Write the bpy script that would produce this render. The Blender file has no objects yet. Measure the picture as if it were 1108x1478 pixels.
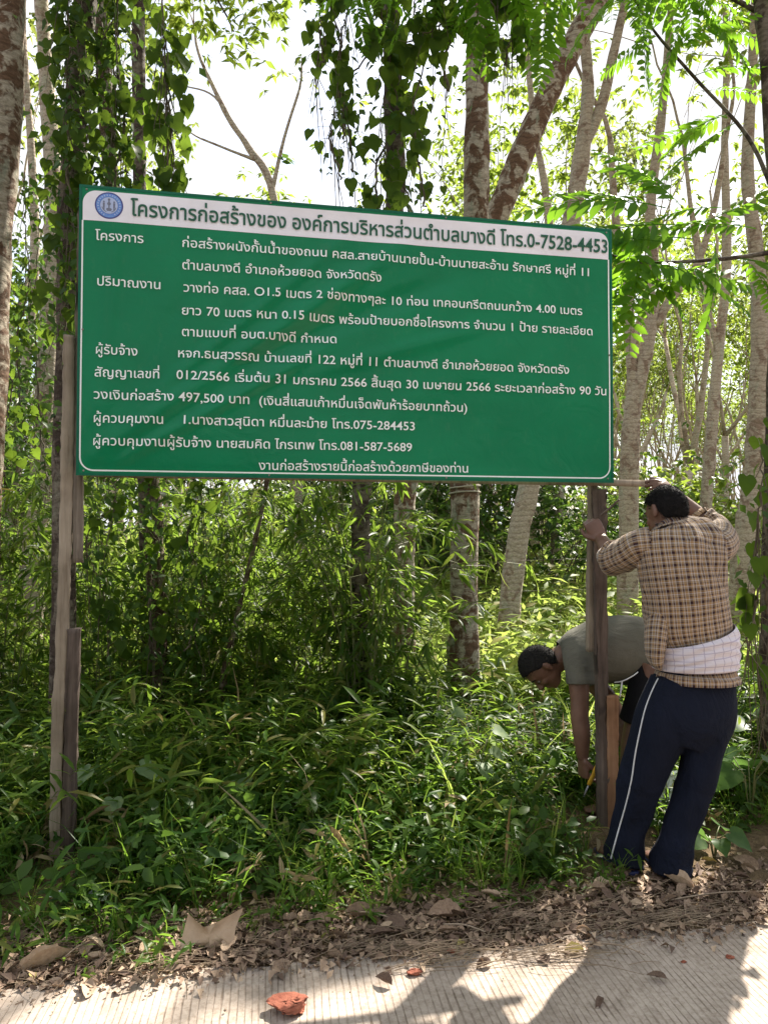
import bpy, math, random
import numpy as np
from mathutils import Vector, Matrix
from mathutils.geometry import tessellate_polygon

# ------------------------------------------------------------------ camera, world, sun, exposure
scene = bpy.context.scene
C = scene.collection
FPX, CX, CY, HCAM = 1100.0, 554.0, 739.0, 1.385
PITCH = math.atan(31 / FPX)
cam_d = bpy.data.cameras.new('camera')
cam_d.sensor_fit = 'VERTICAL'; cam_d.sensor_height = 36.0
cam_d.lens = 36.0 * FPX / 1478.0
cam_d.clip_start = 0.05; cam_d.clip_end = 600.0
cam = bpy.data.objects.new('camera', cam_d); C.objects.link(cam)
cam.location = (0, 0, HCAM); cam.rotation_euler = (math.pi / 2 + PITCH, 0, 0)
scene.camera = cam

SUN_EL, SUN_AZ = math.radians(43), math.radians(33)      # azimuth from +Y towards +X
world = bpy.data.worlds.new('World'); scene.world = world; world.use_nodes = True
wn = world.node_tree; wn.nodes.clear()
def wnode(t, **k):
    n = wn.nodes.new(t)
    for a, b in k.items(): setattr(n, a, b)
    return n
sky = wnode('ShaderNodeTexSky', sky_type='NISHITA', sun_disc=False, sun_elevation=SUN_EL, sun_rotation=SUN_AZ)
sky.dust_density = 2.0
tc = wnode('ShaderNodeTexCoord')
mp = wnode('ShaderNodeMapping'); mp.inputs['Scale'].default_value = (1.6, 1.6, 3.2)
nz = wnode('ShaderNodeTexNoise'); nz.inputs['Scale'].default_value = 1.7; nz.inputs['Detail'].default_value = 8; nz.inputs['Roughness'].default_value = .55
rp = wnode('ShaderNodeValToRGB'); rp.color_ramp.elements[0].position = .34; rp.color_ramp.elements[1].position = .52
mx = wnode('ShaderNodeMix', data_type='RGBA')
bg = wnode('ShaderNodeBackground'); bg.inputs['Strength'].default_value = 0.1
wo = wnode('ShaderNodeOutputWorld')
L = wn.links.new
L(tc.outputs['Generated'], mp.inputs['Vector']); L(mp.outputs['Vector'], nz.inputs['Vector'])
L(nz.outputs['Fac'], rp.inputs['Fac']); L(rp.outputs['Color'], mx.inputs[0])
L(sky.outputs['Color'], mx.inputs[6]); mx.inputs[7].default_value = (3.7, 3.75, 3.9, 1)
L(mx.outputs[2], bg.inputs['Color']); L(bg.outputs['Background'], wo.inputs['Surface'])

sun_d = bpy.data.lights.new('sun', 'SUN'); sun_d.energy = 4.5; sun_d.angle = math.radians(0.53); sun_d.color = (1.0, .93, .82)
sun = bpy.data.objects.new('sun', sun_d); C.objects.link(sun)
to_sun = Vector((math.cos(SUN_EL) * math.sin(SUN_AZ), math.cos(SUN_EL) * math.cos(SUN_AZ), math.sin(SUN_EL)))
sun.rotation_euler = (-to_sun).to_track_quat('-Z', 'Y').to_euler()
sun.location = (4, 8, 30)

scene.view_settings.view_transform = 'Standard'; scene.view_settings.look = 'None'
scene.view_settings.exposure = 1.7; scene.view_settings.gamma = 1.0
scene.view_settings.use_curve_mapping = False
scene.render.engine = 'CYCLES'
scene.cycles.max_bounces = 7; scene.cycles.diffuse_bounces = 4; scene.cycles.glossy_bounces = 2
scene.cycles.transmission_bounces = 5; scene.cycles.transparent_max_bounces = 4
scene.cycles.sample_clamp_indirect = 6.0
scene.cycles.use_denoising = True

# ------------------------------------------------------------------ pixel helpers (photo pixels -> world points)
cp, sp = math.cos(PITCH), math.sin(PITCH)
def P(px, py, Y):
    x, y = (px - CX) / FPX, (CY - py) / FPX
    dy, dz = cp - y * sp, sp + y * cp
    return np.array([x / dy * Y, Y, HCAM + dz / dy * Y])
def G(px, py, z=0.0):
    x, y = (px - CX) / FPX, (CY - py) / FPX
    dy, dz = cp - y * sp, sp + y * cp
    Y = (z - HCAM) / dz * dy
    return P(px, py, Y)
def gz(x, y):
    """height of the ground: a shallow verge that rises a little into the plantation"""
    x = np.asarray(x, float); y = np.asarray(y, float)
    t = np.clip((y - 5.0) / 14.0, 0, 1)
    h = 0.35 * t * t * (3 - 2 * t)
    h = h + np.clip((y - 3.0) / 1.5, 0, 1) * (0.03 * np.sin(x * 1.7 + y * .9) + 0.03 * np.sin(x * .6 - y * 1.3 + 1))
    return h

# ------------------------------------------------------------------ mesh helpers
def mesh(name, V, F, mat=None, smooth=True, uv=None):
    """V (n,3); F list of arrays (m,3) or (m,4), or one array"""
    if isinstance(F, np.ndarray): F = [F]
    F = [np.asarray(f, np.int32) for f in F if len(f)]
    V = np.asarray(V, np.float32)
    me = bpy.data.meshes.new(name)
    me.vertices.add(len(V)); me.vertices.foreach_set('co', V.ravel())
    loops = np.concatenate([f.ravel() for f in F])
    tot = np.concatenate([np.full(len(f), f.shape[1], np.int32) for f in F])
    st = np.concatenate([[0], np.cumsum(tot)[:-1]]).astype(np.int32)
    me.loops.add(len(loops)); me.loops.foreach_set('vertex_index', loops)
    me.polygons.add(len(tot)); me.polygons.foreach_set('loop_start', st); me.polygons.foreach_set('loop_total', tot)
    if smooth: me.polygons.foreach_set('use_smooth', np.ones(len(tot), bool))
    if uv is not None:
        ul = me.uv_layers.new(name='UVMap'); ul.data.foreach_set('uv', np.asarray(uv, np.float32)[loops].ravel())
    me.update(calc_edges=True); me.validate()
    if mat: me.materials.append(mat)
    return me
def link(name, me, parent=None, loc=None, **props):
    o = bpy.data.objects.new(name, me); C.objects.link(o)
    if parent is not None: o.parent = parent
    if loc is not None: o.location = loc
    for k, v in props.items(): o[k] = v
    return o
def thing(name, label, cat, loc=(0, 0, 0), group=None):
    o = bpy.data.objects.new(name, None); C.objects.link(o); o.location = loc
    o.empty_display_size = .1
    o['label'] = label; o['category'] = cat
    if group: o['group'] = group
    return o
def part(root, name, V, F, mat, smooth=True, uv=None, **props):
    V = np.asarray(V, float)
    off = np.array(root.matrix_basis.translation)
    p = root.parent
    while p is not None: off = off + np.array(p.matrix_basis.translation); p = p.parent
    return link(name, mesh(name, V - off, F, mat, smooth, uv), root, **props)
class Geo:
    def __init__(s): s.V = []; s.T = []; s.Q = []; s.U = []; s.n = 0
    def add(s, V, F, uv=None):
        F = F if isinstance(F, list) else [F]
        for f in F:
            f = np.asarray(f, np.int64)
            if len(f) == 0: continue
            (s.T if f.shape[1] == 3 else s.Q).append(f + s.n)
        s.V.append(np.asarray(V, float)); s.n += len(V)
        s.U.append(np.zeros((len(V), 2)) if uv is None else np.asarray(uv, float))
        return s
    def get(s):
        F = []
        if s.T: F.append(np.concatenate(s.T))
        if s.Q: F.append(np.concatenate(s.Q))
        return np.concatenate(s.V), F
    def uv(s): return np.concatenate(s.U)
def norm(v): v = np.asarray(v, float); return v / (np.linalg.norm(v) + 1e-12)
def tube(pts, r, k=10, cap=True, ry=None, side=None, rough=0.0, rng=None):
    """tube through pts; r (n) radius across, ry radius in depth; frames by parallel transport"""
    pts = np.asarray(pts, float); n = len(pts)
    r = np.broadcast_to(np.asarray(r, float), (n,)); ry = r if ry is None else np.broadcast_to(np.asarray(ry, float), (n,))
    T = np.gradient(pts, axis=0); T /= np.linalg.norm(T, axis=1)[:, None] + 1e-12
    s = norm(side) if side is not None else (norm(np.cross(T[0], [0, 1, 0])) if abs(T[0][1]) < .9 else np.array([1., 0, 0]))
    V = []
    a = np.linspace(0, 2 * np.pi, k, endpoint=False)
    for i in range(n):
        s = norm(s - T[i] * np.dot(s, T[i])); d = np.cross(T[i], s)
        rr = 1.0
        if rough and rng is not None: rr = 1 + rough * rng.standard_normal(k)[:, None]
        V.append(pts[i] + (np.cos(a)[:, None] * s * r[i] + np.sin(a)[:, None] * d * ry[i]) * rr)
    V = np.concatenate(V)
    i = np.arange(n - 1)[:, None] * k; j = np.arange(k)[None]; j2 = (j + 1) % k
    Q = np.stack([i + j, i + j2, i + k + j2, i + k + j], -1).reshape(-1, 4)
    F = [Q]
    if cap:
        V = np.concatenate([V, pts[:1], pts[-1:]])
        a0, a1 = n * k, n * k + 1; jj = np.arange(k); j3 = (jj + 1) % k
        F.append(np.stack([np.full(k, a0), j3, jj], -1)); b = (n - 1) * k
        F.append(np.stack([np.full(k, a1), b + jj, b + j3], -1))
    return V, F
def spline(pts, m):
    """Catmull-Rom resample rows of pts to about m per span"""
    p = np.asarray(pts, float); out = []
    for i in range(len(p) - 1):
        p0 = p[max(i - 1, 0)]; p1 = p[i]; p2 = p[i + 1]; p3 = p[min(i + 2, len(p) - 1)]
        for t in np.linspace(0, 1, m, endpoint=False):
            out.append(.5 * ((2 * p1) + (-p0 + p2) * t + (2 * p0 - 5 * p1 + 4 * p2 - p3) * t * t + (-p0 + 3 * p1 - 3 * p2 + p3) * t ** 3))
    out.append(p[-1]); return np.array(out)
def ellipsoid(c, r, R=None, nu=16, nv=12):
    th = np.linspace(0, np.pi, nv + 1)[1:-1]; ph = np.linspace(0, 2 * np.pi, nu, endpoint=False)
    V = np.stack([np.outer(np.sin(th), np.cos(ph)), np.outer(np.sin(th), np.sin(ph)), np.outer(np.cos(th), np.ones(nu))], -1).reshape(-1, 3)
    V = np.concatenate([V, [[0, 0, 1], [0, 0, -1]]]) * np.asarray(r)
    if R is not None: V = V @ np.asarray(R).T
    V = V + np.asarray(c); m = nv - 1
    i = np.arange(m - 1)[:, None] * nu; j = np.arange(nu)[None]; j2 = (j + 1) % nu
    Q = np.stack([i + j, i + nu + j, i + nu + j2, i + j2], -1).reshape(-1, 4)
    jj = np.arange(nu); j3 = (jj + 1) % nu; b = (m - 1) * nu
    T1 = np.stack([np.full(nu, m * nu), jj, j3], -1); T2 = np.stack([np.full(nu, m * nu + 1), b + j3, b + jj], -1)
    return V, [Q, T1, T2]
def box(c, s, R=None):
    V = np.array([[x, y, z] for x in (-.5, .5) for y in (-.5, .5) for z in (-.5, .5)]) * np.asarray(s)
    if R is not None: V = V @ np.asarray(R).T
    F = np.array([[0, 1, 3, 2], [4, 6, 7, 5], [0, 4, 5, 1], [2, 3, 7, 6], [0, 2, 6, 4], [1, 5, 7, 3]])
    return V + np.asarray(c), F
def rotm(rng, n, tilt=1.0):
    """random rotations: z spin, then tilt"""
    a = rng.uniform(0, 2 * np.pi, n); b = rng.normal(0, tilt, n); c = rng.normal(0, tilt, n)
    ca, sa, cb, sb, cc, sc = np.cos(a), np.sin(a), np.cos(b), np.sin(b), np.cos(c), np.sin(c)
    o, z = np.ones(n), np.zeros(n)
    Rz = np.stack([ca, -sa, z, sa, ca, z, z, z, o], -1).reshape(n, 3, 3)
    Rx = np.stack([o, z, z, z, cb, -sb, z, sb, cb], -1).reshape(n, 3, 3)
    Ry = np.stack([cc, z, sc, z, o, z, -sc, z, cc], -1).reshape(n, 3, 3)
    return Rx @ Ry @ Rz
def basis(Y, Z):
    """(n,3,3) rotation whose columns are X,Y,Z with Y along leaf, Z roughly up"""
    Y = Y / (np.linalg.norm(Y, axis=-1, keepdims=True) + 1e-9)
    X = np.cross(Y, Z); X /= np.linalg.norm(X, axis=-1, keepdims=True) + 1e-9
    Z2 = np.cross(X, Y); return np.stack([X, Y, Z2], -1)
def inst(tv, tf, pos, R, s):
    """copy one template to many places, joined"""
    n, k = len(pos), len(tv); s = np.asarray(s, float)
    if s.ndim == 1: s = s[:, None, None]
    elif s.ndim == 2: s = s[:, None, :]
    V = (tv[None] * s) @ R.transpose(0, 2, 1) + pos[:, None]
    F = (tf[None] + (np.arange(n) * k)[:, None, None]).reshape(-1, tf.shape[1])
    return V.reshape(-1, 3), F
# leaf templates: length 1 along +Y, face up +Z
def leaf4(w, fold=.12, droop=.15):
    V = np.array([[0, 0, 0], [-w, .42, fold * w], [0, .45, 0], [w, .42, fold * w], [0, 1, -droop]])
    V[2, 2] = -.3 * fold * w
    return V, np.array([[0, 2, 1], [0, 3, 2], [1, 2, 4], [2, 3, 4]])
def leaf8(w, fold=.3, droop=.3, roundness=1.0):
    ys = [.28, .66]; V = [[0, 0, 0]]
    for y, ww in zip(ys, (.9, .85 * roundness)):
        z = -droop * y * y
        V += [[-w * ww, y, z + fold * w], [0, y, z], [w * ww, y, z + fold * w]]
    V.append([0, 1, -droop])
    return np.array(V), np.array([[0, 2, 1], [0, 3, 2], [1, 2, 5], [1, 5, 4], [2, 3, 6], [2, 6, 5], [4, 5, 7], [5, 6, 7]])
def heart_leaf(seed, w=.42):
    rg = np.random.default_rng(seed)
    half = np.array([(0, .06), (.16, -.06), (.34, -.02), (.47, .14), (.48, .32), (.38, .55), (.22, .76), (.08, .93), (0, 1.02)])
    half[:, 0] *= w / .45
    ys = half[:, 1]; bend = rg.uniform(.1, .35); curl = rg.uniform(.05, .3); tw = rg.uniform(-.2, .2)
    V = []
    for x, y in half: V.append([x, y, 0])
    for x, y in half[1:-1]: V.append([-x, y, 0])
    for y in (.2, .42, .64, .84): V.append([0, y, 0])
    V = np.array(V, float)
    V[:, 2] = -bend * V[:, 1] ** 2 + curl * np.abs(V[:, 0]) ** 1.3 - .03 * np.sin(V[:, 1] * 14) * np.abs(V[:, 0]) * 2 + tw * V[:, 0] * V[:, 1]
    n = len(half)
    r = list(range(n)); l = [0] + [n + i for i in range(n - 2)] + [n - 1]
    m = [0, 2 * n - 2, 2 * n - 1, 2 * n, 2 * n + 1, n - 1]
    mi = [0, 0, 0, 1, 2, 3, 4, 5, 5]
    F = []
    for sdl, s in ((r, 1), (l, -1)):
        for i in range(n - 1):
            a, b = sdl[i], sdl[i + 1]; c, d = m[mi[i]], m[mi[i + 1]]
            tr = []
            if len({a, b, c}) == 3: tr.append((a, b, c))
            if c != d and len({b, d, c}) == 3: tr.append((b, d, c))
            for t in tr: F.append(t if s == 1 else t[::-1])
    return V, np.array(F)

# ------------------------------------------------------------------ materials
def new_mat(name):
    m = bpy.data.materials.new(name); m.use_nodes = True
    nt = m.node_tree; return m, nt, nt.nodes['Principled BSDF'], nt.nodes['Material Output']
def ramp(nt, stops, fac):
    r = nt.nodes.new('ShaderNodeValToRGB'); e = r.color_ramp.elements
    while len(e) < len(stops): e.new(.5)
    for i, (p, c) in enumerate(stops): e[i].position = p; e[i].color = (*c, 1)
    nt.links.new(fac, r.inputs['Fac']); return r
def noise(nt, scale, detail=4, rough=.55, vec=None, dist=0):
    n = nt.nodes.new('ShaderNodeTexNoise'); n.inputs['Scale'].default_value = scale; n.inputs['Detail'].default_value = detail
    n.inputs['Roughness'].default_value = rough; n.inputs['Distortion'].default_value = dist
    if vec is not None: nt.links.new(vec, n.inputs['Vector'])
    return n
def objco(nt, scale=(1, 1, 1), kind='Object', rot=(0, 0, 0)):
    t = nt.nodes.new('ShaderNodeTexCoord'); m = nt.nodes.new('ShaderNodeMapping'); m.inputs['Scale'].default_value = scale
    m.inputs['Rotation'].default_value = rot
    nt.links.new(t.outputs[kind], m.inputs['Vector']); return m.outputs['Vector']
def mixc(nt, fac, a, b, mode='MIX'):
    n = nt.nodes.new('ShaderNodeMix'); n.data_type = 'RGBA'; n.blend_type = mode
    for s, v in ((0, fac), (6, a), (7, b)):
        if hasattr(v, 'links'): nt.links.new(v, n.inputs[s])
        else: n.inputs[s].default_value = v if s == 0 else (*v, 1)
    return n.outputs[2]
def mathn(nt, op, a, b=None, c=None):
    n = nt.nodes.new('ShaderNodeMath'); n.operation = op
    for i, v in enumerate((a, b, c)):
        if v is None: continue
        if hasattr(v, 'links'): nt.links.new(v, n.inputs[i])
        else: n.inputs[i].default_value = v
    return n.outputs[0]
def bump(nt, h, bsdf, strength=.3, dist=.01):
    b = nt.nodes.new('ShaderNodeBump'); b.inputs['Strength'].default_value = strength; b.inputs['Distance'].default_value = dist
    nt.links.new(h, b.inputs['Height']); nt.links.new(b.outputs['Normal'], bsdf.inputs['Normal'])
def leaf_mat(name, cols, trans=.45, rough=.45, tcol=(.25, .42, .05), spec=.5, byobj=False):
    m, nt, b, out = new_mat(name)
    geo = nt.nodes.new('ShaderNodeNewGeometry')
    if byobj:
        oi = nt.nodes.new('ShaderNodeObjectInfo'); fac = oi.outputs['Random']
    else: fac = geo.outputs['Random Per Island']
    r = ramp(nt, [(i / max(1, len(cols) - 1), c) for i, c in enumerate(cols)], fac)
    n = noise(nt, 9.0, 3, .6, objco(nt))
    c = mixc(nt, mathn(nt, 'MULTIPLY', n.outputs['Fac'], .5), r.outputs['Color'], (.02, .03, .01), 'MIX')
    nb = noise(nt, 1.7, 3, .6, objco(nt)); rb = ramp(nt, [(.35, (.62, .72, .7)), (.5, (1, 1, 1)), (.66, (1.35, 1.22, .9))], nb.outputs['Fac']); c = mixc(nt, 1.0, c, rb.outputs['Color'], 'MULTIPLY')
    nt.links.new(c, b.inputs['Base Color']); b.inputs['Roughness'].default_value = rough
    b.inputs['Specular IOR Level'].default_value = spec * .3
    t = nt.nodes.new('ShaderNodeBsdfTranslucent')
    tcn = mixc(nt, .55, r.outputs['Color'], tcol); tcm = mixc(nt, 1.0, tcn, (1.0, 1.0, 1.0), 'MULTIPLY')
    nt.links.new(tcm, t.inputs['Color'])
    mix = nt.nodes.new('ShaderNodeMixShader'); mix.inputs[0].default_value = trans
    nt.links.new(b.outputs[0], mix.inputs[1]); nt.links.new(t.outputs[0], mix.inputs[2]); nt.links.new(mix.outputs[0], out.inputs['Surface'])
    return m
def simple(name, col, rough=.6, nscale=None, ncol=None, bumpd=0, bscale=60, spec=.5, stretch=(1, 1, 1), detail=6):
    m, nt, b, out = new_mat(name)
    b.inputs['Base Color'].default_value = (*col, 1); b.inputs['Roughness'].default_value = rough
    b.inputs['Specular IOR Level'].default_value = spec
    if nscale:
        v = objco(nt, stretch); n = noise(nt, nscale, detail, .6, v)
        r = ramp(nt, [(.32, col), (.68, ncol)], n.outputs['Fac']); nt.links.new(r.outputs['Color'], b.inputs['Base Color'])
    if bumpd:
        n2 = noise(nt, bscale, 5, .6, objco(nt, stretch)); bump(nt, n2.outputs['Fac'], b, .6, bumpd)
    return m
def bark_mat(name, light, dark, lichen, patch=5.0, cover=.5):
    m, nt, b, out = new_mat(name)
    v = objco(nt); vs = objco(nt, (1, 1, .35))
    big = noise(nt, patch, 6, .62, v, .6); fine = noise(nt, 38, 6, .7, objco(nt, (1, 1, 2.2)))
    r1 = ramp(nt, [(cover - .04, light), (cover + .03, dark)], big.outputs['Fac'])
    l = noise(nt, 9, 5, .7, vs); r2 = ramp(nt, [(.56, (0, 0, 0)), (.64, (1, 1, 1))], l.outputs['Fac'])
    c = mixc(nt, r2.outputs['Color'], r1.outputs['Color'], lichen)
    rf = ramp(nt, [(.3, (.55, .53, .5)), (.62, (1.1, 1.1, 1.1))], fine.outputs['Fac'])
    c = mixc(nt, 1.0, c, rf.outputs['Color'], 'MULTIPLY')
    # horizontal scars of tapping and growth rings
    w = nt.nodes.new('ShaderNodeTexWave'); w.bands_direction = 'Z'; w.inputs['Scale'].default_value = 5; w.inputs['Distortion'].default_value = 9; w.inputs['Detail'].default_value = 3
    nt.links.new(objco(nt), w.inputs['Vector'])
    rw = ramp(nt, [(.0, (.6, .58, .55)), (.25, (1, 1, 1))], w.outputs['Fac'])
    c = mixc(nt, .6, c, rw.outputs['Color'], 'MULTIPLY')
    nt.links.new(c, b.inputs['Base Color']); b.inputs['Roughness'].default_value = .85; b.inputs['Specular IOR Level'].default_value = .2
    h = mathn(nt, 'ADD', fine.outputs['Fac'], mathn(nt, 'MULTIPLY', w.outputs['Fac'], .4))
    bump(nt, h, b, .7, .012); return m

M = {}
M['bark_mottled'] = bark_mat('bark_mottled', (.44, .38, .30), (.16, .095, .06), (.33, .34, .26), 9, .5)
M['bark_pale'] = bark_mat('bark_pale', (.47, .40, .32), (.30, .22, .17), (.42, .40, .32), 7, .56)
M['bark_dark'] = bark_mat('bark_dark', (.17, .14, .11), (.07, .05, .04), (.22, .20, .15), 8, .5)
M['bark_far'] = bark_mat('bark_far', (.55, .46, .36), (.32, .24, .17), (.42, .42, .33), 4, .55)
M['bark_wet'] = bark_mat('bark_wet', (.27, .22, .16), (.10, .065, .045), (.34, .33, .26), 6, .47)
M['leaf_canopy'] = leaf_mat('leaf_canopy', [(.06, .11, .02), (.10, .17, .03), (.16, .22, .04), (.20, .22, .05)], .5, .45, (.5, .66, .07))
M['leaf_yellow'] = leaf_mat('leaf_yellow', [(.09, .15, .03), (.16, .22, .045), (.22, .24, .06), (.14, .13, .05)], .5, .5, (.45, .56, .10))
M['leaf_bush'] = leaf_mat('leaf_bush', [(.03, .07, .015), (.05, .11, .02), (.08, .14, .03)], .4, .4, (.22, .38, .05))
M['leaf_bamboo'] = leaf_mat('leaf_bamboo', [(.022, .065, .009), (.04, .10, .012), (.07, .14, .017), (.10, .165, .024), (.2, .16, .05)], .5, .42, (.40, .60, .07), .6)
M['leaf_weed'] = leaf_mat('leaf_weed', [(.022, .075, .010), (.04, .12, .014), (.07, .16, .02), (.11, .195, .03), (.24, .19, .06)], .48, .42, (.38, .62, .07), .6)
M['leaf_sun_tinted'] = leaf_mat('leaf_sun_tinted', [(.11, .20, .025), (.18, .28, .035), (.27, .33, .06), (.36, .31, .11)], .52, .5, (.58, .74, .16))  # sunlight put into the colour: paler and more translucent, to look sunlit
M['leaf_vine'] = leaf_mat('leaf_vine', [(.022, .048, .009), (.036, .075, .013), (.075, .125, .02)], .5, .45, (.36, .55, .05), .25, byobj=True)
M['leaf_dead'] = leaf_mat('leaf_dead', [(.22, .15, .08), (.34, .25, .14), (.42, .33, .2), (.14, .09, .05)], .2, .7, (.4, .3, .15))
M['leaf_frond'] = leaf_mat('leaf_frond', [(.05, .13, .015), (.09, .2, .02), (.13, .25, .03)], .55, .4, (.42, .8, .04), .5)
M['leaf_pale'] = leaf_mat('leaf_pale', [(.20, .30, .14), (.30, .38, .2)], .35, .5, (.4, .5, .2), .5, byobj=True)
M['leaf_broad'] = leaf_mat('leaf_broad', [(.05, .12, .03), (.08, .16, .04)], .35, .42, (.25, .45, .08), .5, byobj=True)
M['vine_stem'] = simple('vine_stem', (.07, .05, .035), .8, 30, (.14, .11, .07), .004, 90)
M['stem_green'] = simple('stem_green', (.12, .16, .05), .6, 20, (.22, .2, .09))

# ------------------------------------------------------------------ setting: ground, road
def ground_material():
    m, nt, b, out = new_mat('soil')
    v = objco(nt)
    n1 = noise(nt, 1.3, 6, .65, v); n2 = noise(nt, 28, 6, .7, v)
    r1 = ramp(nt, [(.35, (.11, .075, .045)), (.6, (.19, .14, .085)), (.75, (.12, .13, .05))], n1.outputs['Fac'])
    r2 = ramp(nt, [(.3, (.45, .42, .4)), (.7, (1.25, 1.2, 1.1))], n2.outputs['Fac'])
    c = mixc(nt, 1.0, r1.outputs['Color'], r2.outputs['Color'], 'MULTIPLY')
    nt.links.new(c, b.inputs['Base Color']); b.inputs['Roughness'].default_value = .95; b.inputs['Specular IOR Level'].default_value = .15
    bump(nt, n2.outputs['Fac'], b, .9, .03); return m
M['soil'] = ground_material()
def grid_axis(a, b, lo, hi, fine, coarse):
    s = [np.arange(lo, hi, fine)]
    x = hi; st = fine; up = []
    while x < b: up.append(x); st = min(st * 1.25, coarse); x += st
    up.append(b); x = lo; st = fine; dn = []
    while x > a: st = min(st * 1.25, coarse); x -= st; dn.append(max(x, a))
    return np.unique(np.round(np.concatenate([dn[::-1], s[0], up]), 4))
gx = grid_axis(-320, 320, -4, 6, .08, 25); gy = grid_axis(-80, 460, 2.0, 8, .08, 25)
rgG = np.random.default_rng(5)
X, Y = np.meshgrid(gx, gy); Z = gz(X, Y)
near = (Y > 2.3) & (Y < 9) & (abs(X) < 8)
Z = Z + np.where(near, .012 * rgG.standard_normal(X.shape), 0) * np.clip((Y - 2.6) * 2, 0, 1)
nx, ny = len(gx), len(gy)
i, j = np.meshgrid(np.arange(ny - 1), np.arange(nx - 1), indexing='ij'); a = i * nx + j
link('ground', mesh('ground', np.stack([X, Y, Z], -1).reshape(-1, 3), np.stack([a, a + 1, a + nx + 1, a + nx], -1).reshape(-1, 4), M['soil']), kind='structure')

E0, E1 = G(0, 1428), G(1108, 1332)
ed = norm((E1 - E0)[:2]); en = np.array([-ed[1], ed[0]])         # along the road edge, and away from the road
def road_pt(s, t): return E0[:2] + ed * s + en * t               # t > 0 is the verge
ang = math.atan2(ed[1], ed[0])
def road_material():
    m, nt, b, out = new_mat('concrete')
    v = objco(nt)
    n1 = noise(nt, 1.4, 6, .65, v); n2 = noise(nt, 55, 6, .75, v); n3 = noise(nt, 9, 5, .7, v)
    base = ramp(nt, [(.3, (.33, .27, .22)), (.55, (.43, .355, .295)), (.75, (.49, .41, .345))], n1.outputs['Fac'])
    sp_ = ramp(nt, [(.28, (.62, .58, .54)), (.55, (1.05, 1.05, 1.05)), (.8, (1.15, 1.15, 1.15))], n2.outputs['Fac'])
    c = mixc(nt, 1.0, base.outputs['Color'], sp_.outputs['Color'], 'MULTIPLY')
    # broom grooves across the road: uneven spacing and depth, dirt settled in them
    sep = nt.nodes.new('ShaderNodeSeparateXYZ'); nt.links.new(v, sep.inputs[0])
    wob = noise(nt, 1.6, 3, .5, objco(nt, (1, .25, 1)))
    gxn = mathn(nt, 'ADD', sep.outputs['X'], mathn(nt, 'MULTIPLY', wob.outputs['Fac'], .11))
    ph = mathn(nt, 'FRACT', mathn(nt, 'MULTIPLY', gxn, 46.0))
    tri = mathn(nt, 'ABSOLUTE', mathn(nt, 'SUBTRACT', ph, .5))
    gw = noise(nt, 14, 4, .7, objco(nt, (1, .5, 1))); tri = mathn(nt, 'ADD', tri, mathn(nt, 'MULTIPLY', mathn(nt, 'SUBTRACT', gw.outputs['Fac'], .5), .42)); gro = ramp(nt, [(.0, (0, 0, 0)), (.04, (0, 0, 0)), (.15, (1, 1, 1))], tri)
    wear = ramp(nt, [(.38, (0, 0, 0)), (.58, (1, 1, 1))], n3.outputs['Fac'])
    dirt = mixc(nt, wear.outputs['Color'], (.50, .46, .42), (.88, .86, .84))
    dirtm = mixc(nt, gro.outputs['Color'], dirt, (1.0, 1.0, 1.0))
    c = mixc(nt, 1.0, c, dirtm, 'MULTIPLY')
    stain = noise(nt, 3.5, 6, .7, objco(nt)); rs = ramp(nt, [(.52, (0, 0, 0)), (.7, (.6, .6, .6))], stain.outputs['Fac'])
    c = mixc(nt, rs.outputs['Color'], c, (.17, .13, .10))
    nt.links.new(c, b.inputs['Base Color']); b.inputs['Roughness'].default_value = .88; b.inputs['Specular IOR Level'].default_value = .25
    h = mathn(nt, 'ADD', mathn(nt, 'MULTIPLY', gro.outputs['Color'], .8), mathn(nt, 'MULTIPLY', n2.outputs['Fac'], .5))
    bump(nt, h, b, .7, .003); return m
M['concrete'] = road_material()
# slab, in its own frame: x along the road, y away from the verge; the edge is slightly ragged
rg = np.random.default_rng(2)
sx = np.concatenate([[-60, -30, -12, -6], np.arange(-3, 6, .05), [8, 12, 30, 60]])
rag = np.where((sx > -4) & (sx < 7), .018 * np.convolve(rg.standard_normal(len(sx) + 6), np.ones(7) / 3, 'valid'), 0)
rows = [np.stack([sx, np.full_like(sx, -4.2), np.full_like(sx, .012)], -1), np.stack([sx, rag - .012, np.full_like(sx, .012)], -1),
        np.stack([sx, rag, np.full_like(sx, .004)], -1), np.stack([sx, rag + .004, np.full_like(sx, -.12)], -1)]
V = np.concatenate(rows); k = len(sx); q = []
for r in range(3):
    a = np.arange(k - 1) + r * k; q.append(np.stack([a, a + 1, a + k + 1, a + k], -1))
road = link('road', mesh('road', V, np.concatenate(q), M['concrete'], smooth=False), kind='structure')
road.location = (E0[0], E0[1], 0); road.rotation_euler = (0, 0, ang)

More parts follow.
